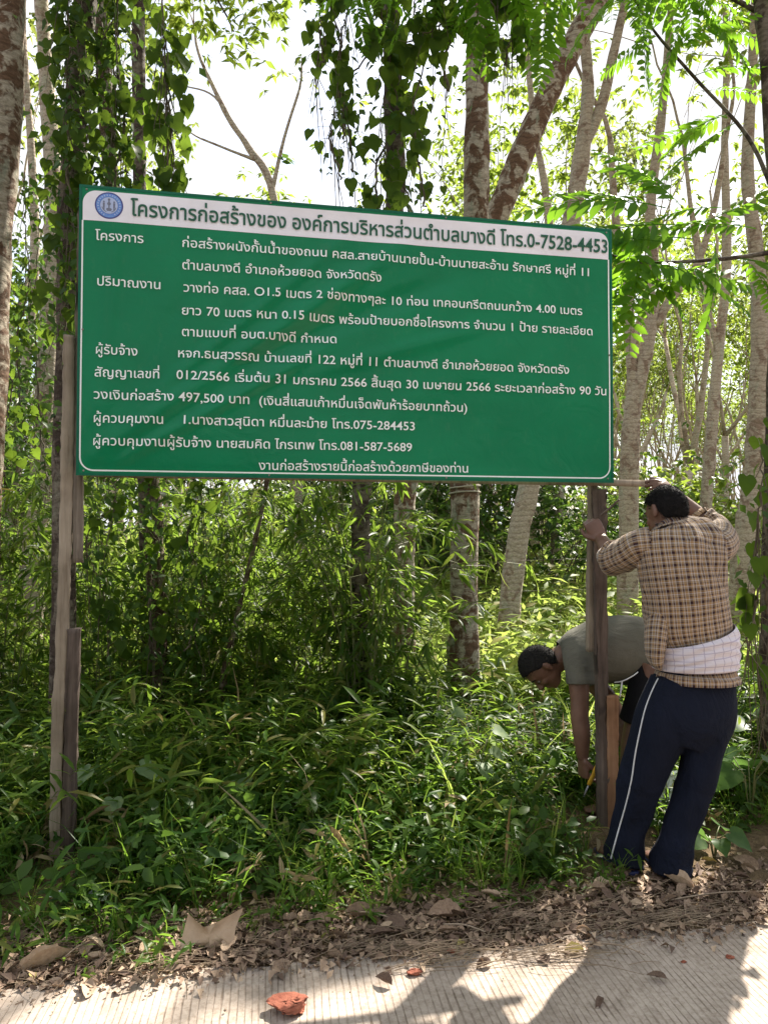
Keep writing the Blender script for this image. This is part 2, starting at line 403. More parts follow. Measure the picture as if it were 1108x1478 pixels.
# ------------------------------------------------------------------ the notice board
DL, DR = 3.18, 3.63
TL, TR, BR, BL = P(115, 266, DL), P(882, 331, DR), P(885, 697, DR + .005), P(110, 686, DL + .01)
U = norm(TR - TL); SW = np.linalg.norm(TR - TL)
Nn = norm(np.cross(U, TL - BL)); Nn = Nn if Nn[1] < 0 else -Nn     # faces the camera
W_ = norm(np.cross(U, Nn)); W_ = W_ if W_[2] > 0 else -W_
SH = np.dot(TL - BL, W_)
def uvpx(px, py):
    """photo pixel -> (u,v) on the banner plane, u from the left, v up from the bottom left corner"""
    d = P(px, py, 1.0) - np.array([0, 0, HCAM]); o = np.array([0, 0, HCAM])
    t = np.dot(TL - o, Nn) / np.dot(d, Nn); q = o + d * t - BL
    return np.array([np.dot(q, U), np.dot(q, W_)])
def wrinkle(u, v):
    u = np.asarray(u, float); v = np.asarray(v, float)
    w = .009 * np.sin(2.2 * u + 4.2 * v + .4) * np.sin(3.1 * v + .3)
    def fold(x0, y0, x1, y1, wid, amp):
        dx, dy = x1 - x0, y1 - y0; l = math.hypot(dx, dy); s = ((u - x0) * dx + (v - y0) * dy) / l; t = ((u - x0) * -dy + (v - y0) * dx) / l
        e = np.clip(np.minimum(s, l - s) / (.25 * l), 0, 1)
        return amp * np.exp(-(t / wid) ** 2) * e
    w = w + fold(.0, .03, 1.5, 1.15, .045, .026) + fold(.1, .02, 1.1, .62, .03, .018) + fold(.35, .35, 1.75, 1.0, .05, -.018) + fold(.2, .25, 1.2, 1.15, .03, .013)
    w = w + fold(.9, .45, 1.9, .75, .035, .009) + fold(.12, .5, .16, 1.1, .025, .009) + fold(.05, .1, .5, .9, .035, -.004)
    w = w + fold(1.2, .2, 2.3, .9, .07, .005) + fold(.7, .0, .75, 1.0, .05, .003)
    e = np.clip(np.minimum(np.minimum(u, SW - u), np.minimum(v, SH - v)) / .06, 0, 1)
    return w * e
def B(u, v, off=0.0):
    u = np.asarray(u, float); v = np.asarray(v, float); a = (u / SW)[..., None]; b = (v / SH)[..., None]
    p = BL * (1 - a) * (1 - b) + BR * a * (1 - b) + TL * (1 - a) * b + TR * a * b
    return p + Nn * (wrinkle(u, v) + off)[..., None]
def vinyl(name, col, rough=.32):
    m, nt, b, out = new_mat(name)
    n = noise(nt, 2.2, 4, .6, objco(nt)); r = ramp(nt, [(.3, tuple(x * .88 for x in col)), (.7, tuple(min(1, x * 1.08) for x in col))], n.outputs['Fac'])
    du = noise(nt, 26, 7, .75, objco(nt, (1, 1, .5))); dr = ramp(nt, [(.55, (0, 0, 0)), (.78, (.07, .07, .07))], du.outputs['Fac']); cc = mixc(nt, dr.outputs['Color'], r.outputs['Color'], (.28, .26, .2)); nt.links.new(cc, b.inputs['Base Color']); b.inputs['Roughness'].default_value = rough; b.inputs['Specular IOR Level'].default_value = .24
    n2 = noise(nt, 7, 4, .5, objco(nt, (1, 1, 1), rot=(0, .7, 0)), 1.2); bump(nt, n2.outputs['Fac'], b, .35, .012)
    return m
M['vinyl_green'] = vinyl('vinyl_green', (.0008, .19, .078), .3)
M['vinyl_edge'] = vinyl('vinyl_edge', (.004, .12, .065), .4)
M['vinyl_white'] = vinyl('vinyl_white', (.86, .82, .88), .4)
M['ink_white'] = simple('ink_white', (.84, .88, .86), .5)
M['ink_green'] = simple('ink_green', (.004, .085, .042), .5)
M['ink_navy'] = simple('ink_navy', (.05, .05, .22), .5)
M['ink_blue'] = simple('ink_blue', (.10, .20, .58), .5, 60, (.16, .32, .66))
M['ink_sky'] = simple('ink_sky', (.42, .48, .70), .5)
M['ink_grey'] = simple('ink_grey', (.16, .17, .24), .5)
sign_lbl = 'large green and white printed notice board on wooden posts beside the road'
sign = thing('notice_board', sign_lbl, 'sign', tuple(G(96, 1248)))
nu, nv = 300, 170
uu, vv = np.meshgrid(np.linspace(0, SW, nu), np.linspace(0, SH, nv)); fr = B(uu, vv)
a = (np.arange(nv - 1)[:, None] * nu + np.arange(nu - 1)[None]).ravel(); Qf = np.stack([a, a + 1, a + nu + 1, a + nu], -1)
g = Geo(); g.add(fr.reshape(-1, 3), Qf)
bk = fr - Nn * .0; bk = B(uu * 0 + uu, vv) - Nn * .004; g.add(bk.reshape(-1, 3), Qf[:, ::-1])
n0 = nu * nv
for idx in (np.arange(nu), np.arange(nu) + (nv - 1) * nu, np.arange(nv) * nu, np.arange(nv) * nu + nu - 1):
    g.Q.append(np.stack([idx[:-1], idx[1:], idx[1:] + n0, idx[:-1] + n0], -1))
banner = part(sign, 'banner', *g.get(), M['vinyl_green'], label='green glossy vinyl sheet with diagonal wrinkles')
def rounded(x0, y0, x1, y1, r, corners, n=8):
    out = []
    for (cx, cy, a0, on) in ((x1 - r, y1 - r, 0, corners[0]), (x0 + r, y1 - r, 90, corners[1]), (x0 + r, y0 + r, 180, corners[2]), (x1 - r, y0 + r, 270, corners[3])):
        if on: out += [(cx + r * math.cos(math.radians(a0 + 90 * t / n)), cy + r * math.sin(math.radians(a0 + 90 * t / n))) for t in range(n + 1)]
        else: out += [(x1 if a0 in (0, 270) else x0, y1 if a0 in (0, 90) else y0)]
    return np.array(out)
h0, h1 = uvpx(120, 273), uvpx(872, 337); hb0, hb1 = uvpx(120, 316), uvpx(877, 377)
b0, b1 = uvpx(117, 681), uvpx(881, 691)
X0, X1 = uvpx(119.5, 400)[0], uvpx(877.5, 400)[0]
YT = SH - .022; YH = .5 * (hb0[1] + hb1[1]); YB = .5 * (b0[1] + b1[1]); R_ = .055
# white header field (a grid clipped to the rounded outline), printed on the vinyl
def field(x0, y0, x1, y1, r, off, nx=160, ny=10):
    xs = np.linspace(x0, x1, nx); V = []
    for x in xs:
        d = min(x - x0, x1 - x); top = y1 if d >= r else y1 - (r - math.sqrt(max(0, r * r - (r - d) ** 2)))
        V.append([[x, y0 + (top - y0) * t] for t in np.linspace(0, 1, ny)])
    V = np.array(V); a = (np.arange(nx - 1)[:, None] * ny + np.arange(ny - 1)[None]).ravel()
    return B(V[..., 0], V[..., 1], off).reshape(-1, 3), np.stack([a, a + ny, a + ny + 1, a + 1], -1)
xs_r = np.unique(np.concatenate([X0 + .055 * (1 - np.cos(np.linspace(0, np.pi / 2, 10)))]))
def field2(x0, y0, x1, y1, r, off):
    e = r * (1 - np.cos(np.linspace(0, np.pi / 2, 12)))
    xs = np.unique(np.round(np.concatenate([x0 + e, np.linspace(x0 + r, x1 - r, 150), x1 - e]), 6)); ny = 10; V = []
    for x in xs:
        d = min(x - x0, x1 - x); top = y1 if d >= r else y1 - (r - math.sqrt(max(0, r * r - (r - d) ** 2)))
        V.append([[x, y0 + (top - y0) * t] for t in np.linspace(0, 1, ny)])
    V = np.array(V); n = len(xs); a = (np.arange(n - 1)[:, None] * ny + np.arange(ny - 1)[None]).ravel()
    return B(V[..., 0], V[..., 1], off).reshape(-1, 3), np.stack([a, a + ny, a + ny + 1, a + 1], -1)
part(sign, 'header_panel', *field2(X0, YH, X1, YT, R_, .0016), M['vinyl_white'], label='white heading band with rounded top corners')
# thin white line round the lower field
def densify(p, step=.03):
    out = []
    for i in range(len(p) - 1):
        n = max(1, int(np.linalg.norm(p[i + 1] - p[i]) / step)); out += [p[i] + (p[i + 1] - p[i]) * t / n for t in range(n)]
    out.append(p[-1]); return np.array(out)
arc = [np.array([X0, YH])]
arc += [np.array([X0 + R_ - R_ * math.cos(t), YB + R_ - R_ * math.sin(t)]) for t in np.linspace(0, math.pi / 2, 9)]
arc += [np.array([X1 - R_ + R_ * math.sin(t), YB + R_ - R_ * math.cos(t)]) for t in np.linspace(0, math.pi / 2, 9)]
arc += [np.array([X1, YH])]
arc = densify(arc); tg = np.gradient(arc, axis=0); tg /= np.linalg.norm(tg, axis=1)[:, None]; nr = np.stack([-tg[:, 1], tg[:, 0]], -1)
a_, c_ = arc + nr * .0032, arc - nr * .0032; n = len(arc)
V = np.concatenate([B(a_[:, 0], a_[:, 1], .0018), B(c_[:, 0], c_[:, 1], .0018)]); i = np.arange(n - 1)
part(sign, 'border_line', V, np.stack([i, i + 1, i + 1 + n, i + n], -1), M['ink_white'], label='thin white printed line')
# edge fold
e_ = rounded(.0, .0, SW, SH, .001, (0, 0, 0, 0))
ring_o = densify(np.vstack([e_, e_[:1]]), .04)
ctr = np.array([SW / 2, SH / 2]); ins = np.clip(ring_o, [.011, .011], [SW - .011, SH - .011])
n = len(ring_o); i = np.arange(n - 1)
part(sign, 'hem', np.concatenate([B(ring_o[:, 0], ring_o[:, 1], .0022), B(ins[:, 0], ins[:, 1], .0022)]), np.stack([i, i + n, i + 1 + n, i + 1], -1), M['vinyl_edge'], label='folded darker green edge')
# --- lettering
_gl = {}
def glyph(ch, off):
    key = (ch, off)
    if key in _gl: return _gl[key]
    def curve(s, fill):
        c = bpy.data.curves.new('glyph', 'FONT'); c.body = s; c.resolution_u = 3; c.offset = 0.0
        c.fill_mode = 'NONE' if fill == 0 else 'FRONT'
        o = bpy.data.objects.new('glyph', c); C.objects.link(o); bpy.context.view_layer.update()
        m = o.evaluated_get(bpy.context.evaluated_depsgraph_get()).to_mesh()
        Vv = [v.co.copy() for v in m.vertices]; Ee = [tuple(e.vertices) for e in m.edges]
        bpy.data.objects.remove(o); bpy.data.curves.remove(c); return Vv, Ee
    Vl, _ = curve('l', 0); Vc, Ec = curve(ch, 0); V2, _ = curve(ch + 'l', 0)
    adv = max(v.x for v in V2) - max(v.x for v in Vl)
    adj = {}
    for a, b in Ec: adj.setdefault(a, []).append(b); adj.setdefault(b, []).append(a)
    seen = set(); cons = []
    for st in range(len(Vc)):
        if st in seen or st not in adj: continue
        lp = [st]; seen.add(st); cur = st; nx_ = adj[st][0]
        while nx_ not in seen:
            lp.append(nx_); seen.add(nx_); o_ = [q for q in adj[nx_] if q != cur]; cur = nx_
            if not o_: break
            nx_ = o_[0]
        cons.append([Vc[q].xy for q in lp])
    def area(p): return .5 * sum(p[i - 1].x * p[i].y - p[i].x * p[i - 1].y for i in range(len(p)))
    def fatten(p, w):
        sgn = 1 if area(p) > 0 else -1; out = []; n = len(p)
        for i in range(n):
            t1 = (p[i] - p[i - 1]); t2 = (p[(i + 1) % n] - p[i]); t1 = t1.normalized() if t1.length > 1e-7 else t1; t2 = t2.normalized() if t2.length > 1e-7 else t2; t = t1 + t2
            if t.length < .5: out.append(p[i] + (t1 - t2).normalized() * w * (1 if w > 0 else 0) if (t1 - t2).length > 1e-6 else p[i]); continue
            m = min(1.6, 2 / t.length); t.normalize(); out.append(p[i] + Vector((t.y, -t.x)) * sgn * w * m)
        return out
    def inside(pt, p):
        r = False
        for i in range(len(p)):
            a, b = p[i - 1], p[i]
            if (a.y > pt.y) != (b.y > pt.y) and pt.x < (b.x - a.x) * (pt.y - a.y) / (b.y - a.y) + a.x: r = not r
        return r
    cons = [c for c in cons if len(c) > 2]
    ar = [abs(area(c)) for c in cons]; outs = []; holes = {}
    for i, c in enumerate(cons):
        cont = [k for k in range(len(cons)) if k != i and ar[k] > ar[i] and sum(inside(p, cons[k]) for p in c) > .9 * len(c)]
        if cont: holes.setdefault(min(cont, key=lambda k: ar[k]), []).append(i)
        else: outs.append(i)
    hs = {h for q in holes.values() for h in q}
    cons = [fatten(c, -off if i in hs else off) for i, c in enumerate(cons)]
    V = []; T = []
    for lay, i in enumerate(outs):
        poly = [[Vector((p.x, p.y, 0)) for p in cons[i]]] + [[Vector((p.x, p.y, 0)) for p in cons[h]] for h in holes.get(i, [])]
        flat = [p for q in poly for p in q]; base = len(V)
        for t in tessellate_polygon(poly):
            if len(set(t)) == 3: T.append([base + q for q in t])
        V += [(p.x, p.y, lay * .004) for p in flat]
    V = np.array(V).reshape(-1, 3); T = np.array(T).reshape(-1, 3)
    if len(T):       # face the reader
        A, B_, C_ = V[T[:, 0]], V[T[:, 1]], V[T[:, 2]]
        cr = (B_[:, 0] - A[:, 0]) * (C_[:, 1] - A[:, 1]) - (B_[:, 1] - A[:, 1]) * (C_[:, 0] - A[:, 0])
        T[cr < 0] = T[cr < 0][:, ::-1]
    _gl[key] = (V, T, adv); return _gl[key]
UPPER = set('\u0e31\u0e34\u0e35\u0e36\u0e37\u0e4d'); TONE = set('\u0e47\u0e48\u0e49\u0e4a\u0e4b\u0e4c'); TALL = set('ปฝฟ')
def set_text(s, a, b, size, mat, off, ys=1.0):
    """write s on the banner with its baseline from pixel a to pixel b"""
    ua, ub = uvpx(*a), uvpx(*b); x = 0.0; items = []; last = ''; prev = ''
    for i, ch in enumerate(s):
        if ch == ' ': x += .30 if size < .07 else .26; prev = ch; continue
        V, T, adv = glyph(ch, off * (.0 if ch == 'ผ' else 1.0)); dx = dy = 0
        if ch in TONE:
            nxt = s[i + 1] if i + 1 < len(s) else ''
            if prev in UPPER or nxt == 'ำ': dy = .17
            else: dy = .04
            if last in TALL: dx = -.13
        elif ch in UPPER and last in TALL: dx = -.13
        if ch not in TONE and ch not in UPPER and ch not in 'ุู': last = ch
        items.append((V, T, x + dx, dy)); x += adv; prev = ch
    length = np.linalg.norm(ub - ua); sx = length / x; d = (ub - ua) / length; nn = np.array([-d[1], d[0]]); g = Geo()
    sy = size * ys
    for V, T, ox, dy in items:
        if not len(T): continue
        pu = ua[None] + d[None] * ((V[:, :1] + ox) * sx) + nn[None] * ((V[:, 1:2] + dy) * sy)
        w = B(pu[:, 0], pu[:, 1], .0055) + Nn * (V[:, 2:3] * .02)
        g.add(w, T[:, ::-1] if np.dot(np.cross(U, W_), Nn) < 0 else T)
    part(sign, 'lettering', *g.get(), mat, smooth=False, kind='stuff')
HS, BS = .091, .055
set_text('โครงการก่อสร้างของ องค์การบริหารส่วนตำบลบางดี โทร.0-7528-4453', (190, 312), (877, 366.5), HS, M['ink_green'], .017)
for s, a, b in (
    ('โครงการ', (139, 347), (209, 352)),
    ('ก่อสร้างผนังกั้นน้ำของถนน คสล.สายบ้านนายปั้น-บ้านนายสะอ้าน รักษาศรี หมู่ที่ 11', (263, 357), (852, 400)),
    ('ตำบลบางดี อำเภอห้วยยอด จังหวัดตรัง', (263, 389), (551, 408)),
    ('ปริมาณงาน', (140, 412), (234, 418)),
    ('วางท่อ คสล. O1.5 เมตร 2 ช่องทางๆละ 10 ท่อน เทคอนกรีตถนนกว้าง 4.00 เมตร', (265, 421), (839, 456.5)),
    ('ยาว 70 เมตร หนา 0.15 เมตร พร้อมป้ายบอกชื่อโครงการ จำนวน 1 ป้าย รายละเอียด', (262, 454), (854, 486)),
    ('ตามแบบที่ อบต.บางดี กำหนด', (262, 485), (487, 496)),
    ('ผู้รับจ้าง', (138, 511), (200, 514)),
    ('หจก.ธนสุวรรณ บ้านเลขที่ 122 หมู่ที่ 11 ตำบลบางดี อำเภอห้วยยอด จังหวัดตรัง', (256, 516), (819, 542)),
    ('สัญญาเลขที่', (137, 544), (232, 547)),
    ('012/2566 เริ่มต้น 31 มกราคม 2566 สิ้นสุด 30 เมษายน 2566 ระยะเวลาก่อสร้าง 90 วัน', (255, 548), (873, 573)),
    ('วงเงินก่อสร้าง 497,500 บาท  (เงินสี่แสนเก้าหมื่นเจ็ดพันห้าร้อยบาทถ้วน)', (136, 576), (674, 596)),
    ('ผู้ควบคุมงาน', (135, 610), (238, 613)),
    ('1.นางสาวสุนิดา หมื่นละม้าย โทร.075-284453', (262, 613), (599, 622.5)),
    ('ผู้ควบคุมงานผู้รับจ้าง นายสมคิด ไกรเทพ โทร.081-587-5689', (134, 643), (594, 653)),
    ('งานก่อสร้างรายนี้ก่อสร้างด้วยภาษีของท่าน', (373, 679), (675, 684))):
    set_text(s, a, b, BS, M['ink_white'], .008)
# --- round emblem
ec = uvpx(159, 297.5); er = .5 * (uvpx(179.5, 297.5)[0] - uvpx(138.5, 297.5)[0])
def disc(r0, r1, off, c=(0, 0), n=40, a0=0, a1=2 * math.pi, sq=1.0):
    t = np.linspace(a0, a1, n); V = np.concatenate([np.stack([np.cos(t) * r, np.sin(t) * r * sq], -1) for r in (r0, r1)]) * er
    i = np.arange(n - 1); p = V + ec + np.array(c) * er
    return B(p[:, 0], p[:, 1], off), np.stack([i, i + n, i + 1 + n, i + 1], -1)
def shape(pts, off):
    p = np.array(pts) * er + ec; return B(p[:, 0], p[:, 1], off), np.array([list(range(len(pts)))])
emb = part(sign, 'emblem', *disc(.0, 1.0, .0022), M['ink_navy'], label='round blue and white council emblem')
part(emb, 'emblem_ring', *disc(.64, .9, .0026), M['ink_blue'])
part(emb, 'emblem_field', *disc(0, .62, .0026), M['ink_sky'])
g = Geo()
for k in range(22):
    t = math.radians(-60 + 300 * k / 21); g.add(*disc(.72, .82, .003, n=3, a0=t, a1=t + .1))
part(emb, 'emblem_lettering', *g.get(), M['ink_sky'], smooth=False)
g = Geo()
g.add(*shape([(-.05, .42), (-.05, -.3), (.05, -.3), (.05, .42)], .003))           # central standard on a stepped foot
g.add(*shape([(-.22, -.3), (.22, -.3), (.14, -.2), (-.14, -.2)], .0031)); g.add(*shape([(-.14, -.42), (.14, -.42), (.2, -.3), (-.2, -.3)], .0032))
g.add(*disc(.0, .09, .0033, (0, .44), 12)); g.add(*disc(.0, .13, .0034, (0, .12), 12))
for s in (-1, 1):                                                                # two standing figures and sprays
    g.add(*disc(.0, .07, .003, (s * .36, .26), 10)); g.add(*shape([(s * .44, .18), (s * .29, .18), (s * .3, -.2), (s * .42, -.2)], .0031))
    g.add(*shape([(s * .4, -.2), (s * .32, -.2), (s * .3, -.34), (s * .38, -.34)], .0032)); g.add(*disc(.48, .54, .003, n=10, a0=math.radians(-90 + s * 20), a1=math.radians(-90 + s * 75)))
part(emb, 'emblem_figures', *g.get(), M['ink_grey'], smooth=False)

M['nail'] = simple('nail', (.22, .2, .18), .45)
for un, vn in [(.03, .02), (.03, SH - .02), (SW - .03, .02), (SW - .03, SH - .02), (SW * .33, SH - .012), (SW * .66, SH - .012), (SW * .33, .012), (SW * .66, .012), (.02, SH * .5), (SW - .02, SH * .5)]:
    c_ = B(np.array(un), np.array(vn), .003); part(sign, 'nail', *ellipsoid(c_, (.0045, .003, .0045), None, 10, 6), M['nail'])
# --- timber of the board
def wood(name, a, b, c, st=14):
    m, nt, bb, out = new_mat(name)
    n = noise(nt, st, 6, .65, objco(nt, (1, 1, .06)), .4); n2 = noise(nt, 2.5, 4, .6, objco(nt))
    r = ramp(nt, [(.3, a), (.5, b), (.7, c)], n.outputs['Fac']); r2 = ramp(nt, [(.35, (.6, .58, .55)), (.65, (1.1, 1.1, 1.1))], n2.outputs['Fac'])
    cc = mixc(nt, 1.0, r.outputs['Color'], r2.outputs['Color'], 'MULTIPLY')
    kn = noise(nt, 5, 2, .5, objco(nt, (1, 1, .5))); rk = ramp(nt, [(.68, (0, 0, 0)), (.74, (1, 1, 1))], kn.outputs['Fac'])
    cc = mixc(nt, rk.outputs['Color'], cc, tuple(x * .4 for x in a))
    nt.links.new(cc, bb.inputs['Base Color']); bb.inputs['Roughness'].default_value = .85; bb.inputs['Specular IOR Level'].default_value = .2
    bump(nt, n.outputs['Fac'], bb, .8, .006); return m
M['wood_pale'] = wood('wood_pale', (.20, .15, .11), (.32, .26, .20), (.40, .33, .26), 40)
M['wood_grey'] = wood('wood_grey', (.13, .10, .08), (.22, .18, .145), (.30, .25, .20), 40)
M['wood_dark'] = wood('wood_dark', (.05, .038, .03), (.12, .09, .075), (.20, .16, .13), 30)
M['wood_red'] = wood('wood_red', (.22, .11, .06), (.34, .19, .11), (.40, .24, .15), 35)
def timber(pts, w, d, seed, wob=.0012, chamfer=.12):
    """sawn or split timber: pts centre line, w width, d depth, slightly irregular, with softened corners"""
    rg = np.random.default_rng(seed); pts = spline(pts, 14); n = len(pts)
    q = chamfer; prof = np.array([(-.5 + q / 2, -.5), (.5 - q / 2, -.5), (.5, -.5 + q), (.5, .5 - q), (.5 - q / 2, .5), (-.5 + q / 2, .5), (-.5, .5 - q), (-.5, -.5 + q)])
    w = np.interp(np.linspace(0, 1, n), np.linspace(0, 1, len(np.atleast_1d(w))), np.atleast_1d(w)); V = []
    nz_ = np.cumsum(rg.standard_normal((n, 8, 2)), axis=0) * wob * .35 + rg.standard_normal((n, 8, 2)) * wob
    for i in range(n):
        p = prof * [w[i], d] + nz_[i]
        V.append(pts[i] + p[:, :1] * U + p[:, 1:] * (-Nn))
    V = np.concatenate(V); k = 8; i = np.arange(n - 1)[:, None] * k; j = np.arange(k)[None]; j2 = (j + 1) % k
    Q = np.stack([i + j, i + j2, i + k + j2, i + k + j], -1).reshape(-1, 4)
    jj = np.arange(k); j3 = (jj + 1) % k; V = np.concatenate([V, pts[:1], pts[-1:]])
    return V, [Q, np.stack([np.full(k, n * k), j3, jj], -1), np.stack([np.full(k, n * k + 1), (n - 1) * k + jj, (n - 1) * k + j3], -1)]
def px2m(w, Y): return w * Y / FPX
d0 = DL + .06
part(sign, 'post', *timber([P(79, 1262, d0), P(84, 1080, d0), P(93, 880, d0), P(99, 690, d0), P(102, 585, d0), P(103, 485, d0)], [px2m(15, d0), px2m(15, d0), px2m(14, d0), px2m(14, d0)], .03, 1, .0018), M['wood_pale'], label='long pale weathered batten at the left end')
part(sign, 'post', *timber([P(113, 812, d0 + .012), P(114, 600, d0 + .012), P(122, 300, d0 + .012)], px2m(13, d0), .025, 2, .0018), M['wood_grey'], label='greyish upper batten nailed beside the left post')
part(sign, 'stake', *timber([P(98, 1262, d0 + .015), P(103, 1080, d0 + .012), P(108, 907, d0 + .012)], [px2m(20, d0), px2m(17, d0), px2m(17, d0)], .05, 3, .002), M['wood_dark'], label='short dark weathered stake beside the left post')
d1 = DR + .07
part(sign, 'post', *timber([P(852, 940, d1 + .03), P(853, 800, d1 + .03), P(855, 640, d1 + .02), P(856, 380, d1 + .01)], px2m(11, d1), .04, 4), M['wood_pale'], label='pale batten behind the dark right post')
part(sign, 'post', *timber([P(871, 1205, d1), P(868, 1080, d1), P(866, 900, d1), P(864, 780, d1), P(863, 706, d1)], [px2m(16, d1), px2m(15, d1), px2m(17, d1), px2m(20, d1)], .045, 5, .002), M['wood_dark'], label='dark rough timber post at the right end')
# frame battens behind the vinyl; the bottom one sticks out to the right
def rail(v, u0, u1, seed, w=.03):
    n = 10; pts = [B(np.array(u0 + (u1 - u0) * t / n), np.array(v), 0) * 0 + BL + U * (u0 + (u1 - u0) * t / n) + W_ * v - Nn * .05 for t in range(n + 1)]
    rg = np.random.default_rng(seed); V = []
    for p in pts:
        for a, b in ((-.5, -.5), (.5, -.5), (.5, .5), (-.5, .5)): V.append(p + W_ * a * w + Nn * b * .022 + rg.standard_normal(3) * .0007)
    V = np.array(V); i = np.arange(n)[:, None] * 4; j = np.arange(4)[None]; j2 = (j + 1) % 4
    return V, [np.concatenate([np.stack([i + j, i + j2, i + 4 + j2, i + 4 + j], -1).reshape(-1, 4), [[3, 2, 1, 0]], [[n * 4, n * 4 + 1, n * 4 + 2, n * 4 + 3]]])]
vr = uvpx(900, 696)[1]
part(sign, 'rail', *rail(vr + .000, .05, uvpx(958, 696)[0], 1, px2m(9.5, DR)), M['wood_pale'], label='pale bottom rail sticking out past the right edge')
part(sign, 'rail', *rail(SH - .03, .03, SW - .03, 2), M['wood_pale']); part(sign, 'rail', *rail(SH * .55, .03, SW - .03, 3), M['wood_pale'])
# the fresh reddish stake beside the right post
st = thing('wooden_stake', 'short reddish brown sawn stake beside the foot of the dark right post', 'stake', tuple(G(884, 1195)))
d2 = d1 + .0
part(st, 'shaft', *timber([P(882, 1215, d2), P(882, 1100, d2), P(882.5, 1003, d2)], px2m(17, d2), .035, 7), M['wood_red'])
part(st, 'tip', *timber([P(882, 1216, d2), P(882, 1236, d2)], [px2m(17, d2), .006], .03, 8), M['wood_red'])

# ------------------------------------------------------------------ trees
def grow(rg, p, d, r, length, lvl, tubes, tips, spread=.5, up=.25, wob=.12, kids=(2, 3)):
    n = 5; pts = [np.array(p, float)]; rr = [r]; d = norm(d)
    for i in range(n):
        d = norm(d + rg.normal(0, wob, 3) + np.array([0, 0, up * .12])); pts.append(pts[-1] + d * length / n); rr.append(r * (1 - .38 * (i + 1) / n))
        if lvl <= 1: tips.append((pts[-1].copy(), d.copy()))
    tubes.append((np.array(pts), np.array(rr)))
    if lvl == 0: return
    for k in range(rg.integers(kids[0], kids[1] + 1)):
        nd = norm(d + rg.normal(0, spread, 3) * [1, 1, .6] + np.array([0, 0, up * .3]))
        grow(rg, pts[-1], nd, rr[-1] * rg.uniform(.6, .85), length * rg.uniform(.6, .9), lvl - 1, tubes, tips, spread, up, wob, kids)
def tubes_geo(tubes, rg, k0=10, rough=.05, kmin=4):
    g = Geo()
    for pts, r in tubes:
        k = k0 if r[0] > .05 else (6 if r[0] > .02 else kmin)
        g.add(*tube(pts, r, k, rough=rough if r[0] > .05 else 0, rng=rg))
    return g
GAPS = [(c_, r_ + .11) for c_, r_ in [(G(140, 1445), .16), (G(60, 1465), .10), (G(1065, 1440), .26), (G(870, 1462), .17), (G(985, 1395), .10), (G(680, 1440), .08), (G(905, 1312), .12), (G(560, 1475), .08),
        (P(150, 1165, 3.0), .13), (P(340, 1130, 3.4), .16), (P(270, 1120, 3.3), .10), (P(480, 1060, 3.9), .22), (P(700, 1100, 3.7), .26), (P(620, 1190, 3.3), .12), (P(500, 1240, 3.0), .1), (P(250, 1290, 2.8), .09), (P(930, 300, 4.0), .7),
        (P(440, 790, 5.4), .5), (P(300, 900, 5.2), .25), (P(230, 800, 5.2), .2), (P(60, 800, 5.6), .4), (P(720, 880, 8.0), 1.6), (P(900, 870, 9.0), 2.2), (P(640, 860, 7.0), .9), (P(780, 920, 6.2), .9), (P(560, 900, 6.2), .5), (P(1000, 900, 7.0), 1.2)]]
def through_gaps(p):
    """the canopy has openings: drop leaf whorls standing in the way of the sun flecks of the photograph"""
    s = np.array(to_sun); k = np.ones(len(p), bool)
    for c, r in GAPS:
        v = p - c; t = v @ s; k &= ~((np.linalg.norm(v - t[:, None] * s, axis=1) < r) & (t > 1.2))
    return p[k]
def cluster(rg, tips, per, rad, tmpl, size, flat=.7, down=.5, gaps=False):
    """leaves around twig tips, in small whorls so the crown has clumps and gaps"""
    tv, tf = tmpl; c = np.array([t[0] for t in tips]); m = len(c); wh = max(1, per // 5)
    wc = np.repeat(c, wh, 0) + rg.normal(0, rad, (m * wh, 3)) * [1, 1, flat]
    if gaps: wc = through_gaps(wc)
    n = len(wc) * 5; ctr = np.repeat(wc, 5, 0)
    a = rg.uniform(0, 2 * np.pi, n); Yd = np.stack([np.cos(a), np.sin(a), -np.abs(rg.normal(down, .35, n))], -1)
    Zd = np.stack([rg.normal(0, .3, n), rg.normal(0, .3, n), np.ones(n)], -1)
    R = basis(Yd, Zd); s = size * rg.uniform(.6, 1.25, n)
    return inst(tv, tf, ctr + rg.normal(0, size * .12, (n, 3)), R, s)
LEAF2 = (np.array([[0, 0, 0], [-.2, .5, .04], [0, 1, -.12], [.2, .5, .04]]), np.array([[0, 2, 1], [0, 3, 2]]))
CROWN_K = 1.15
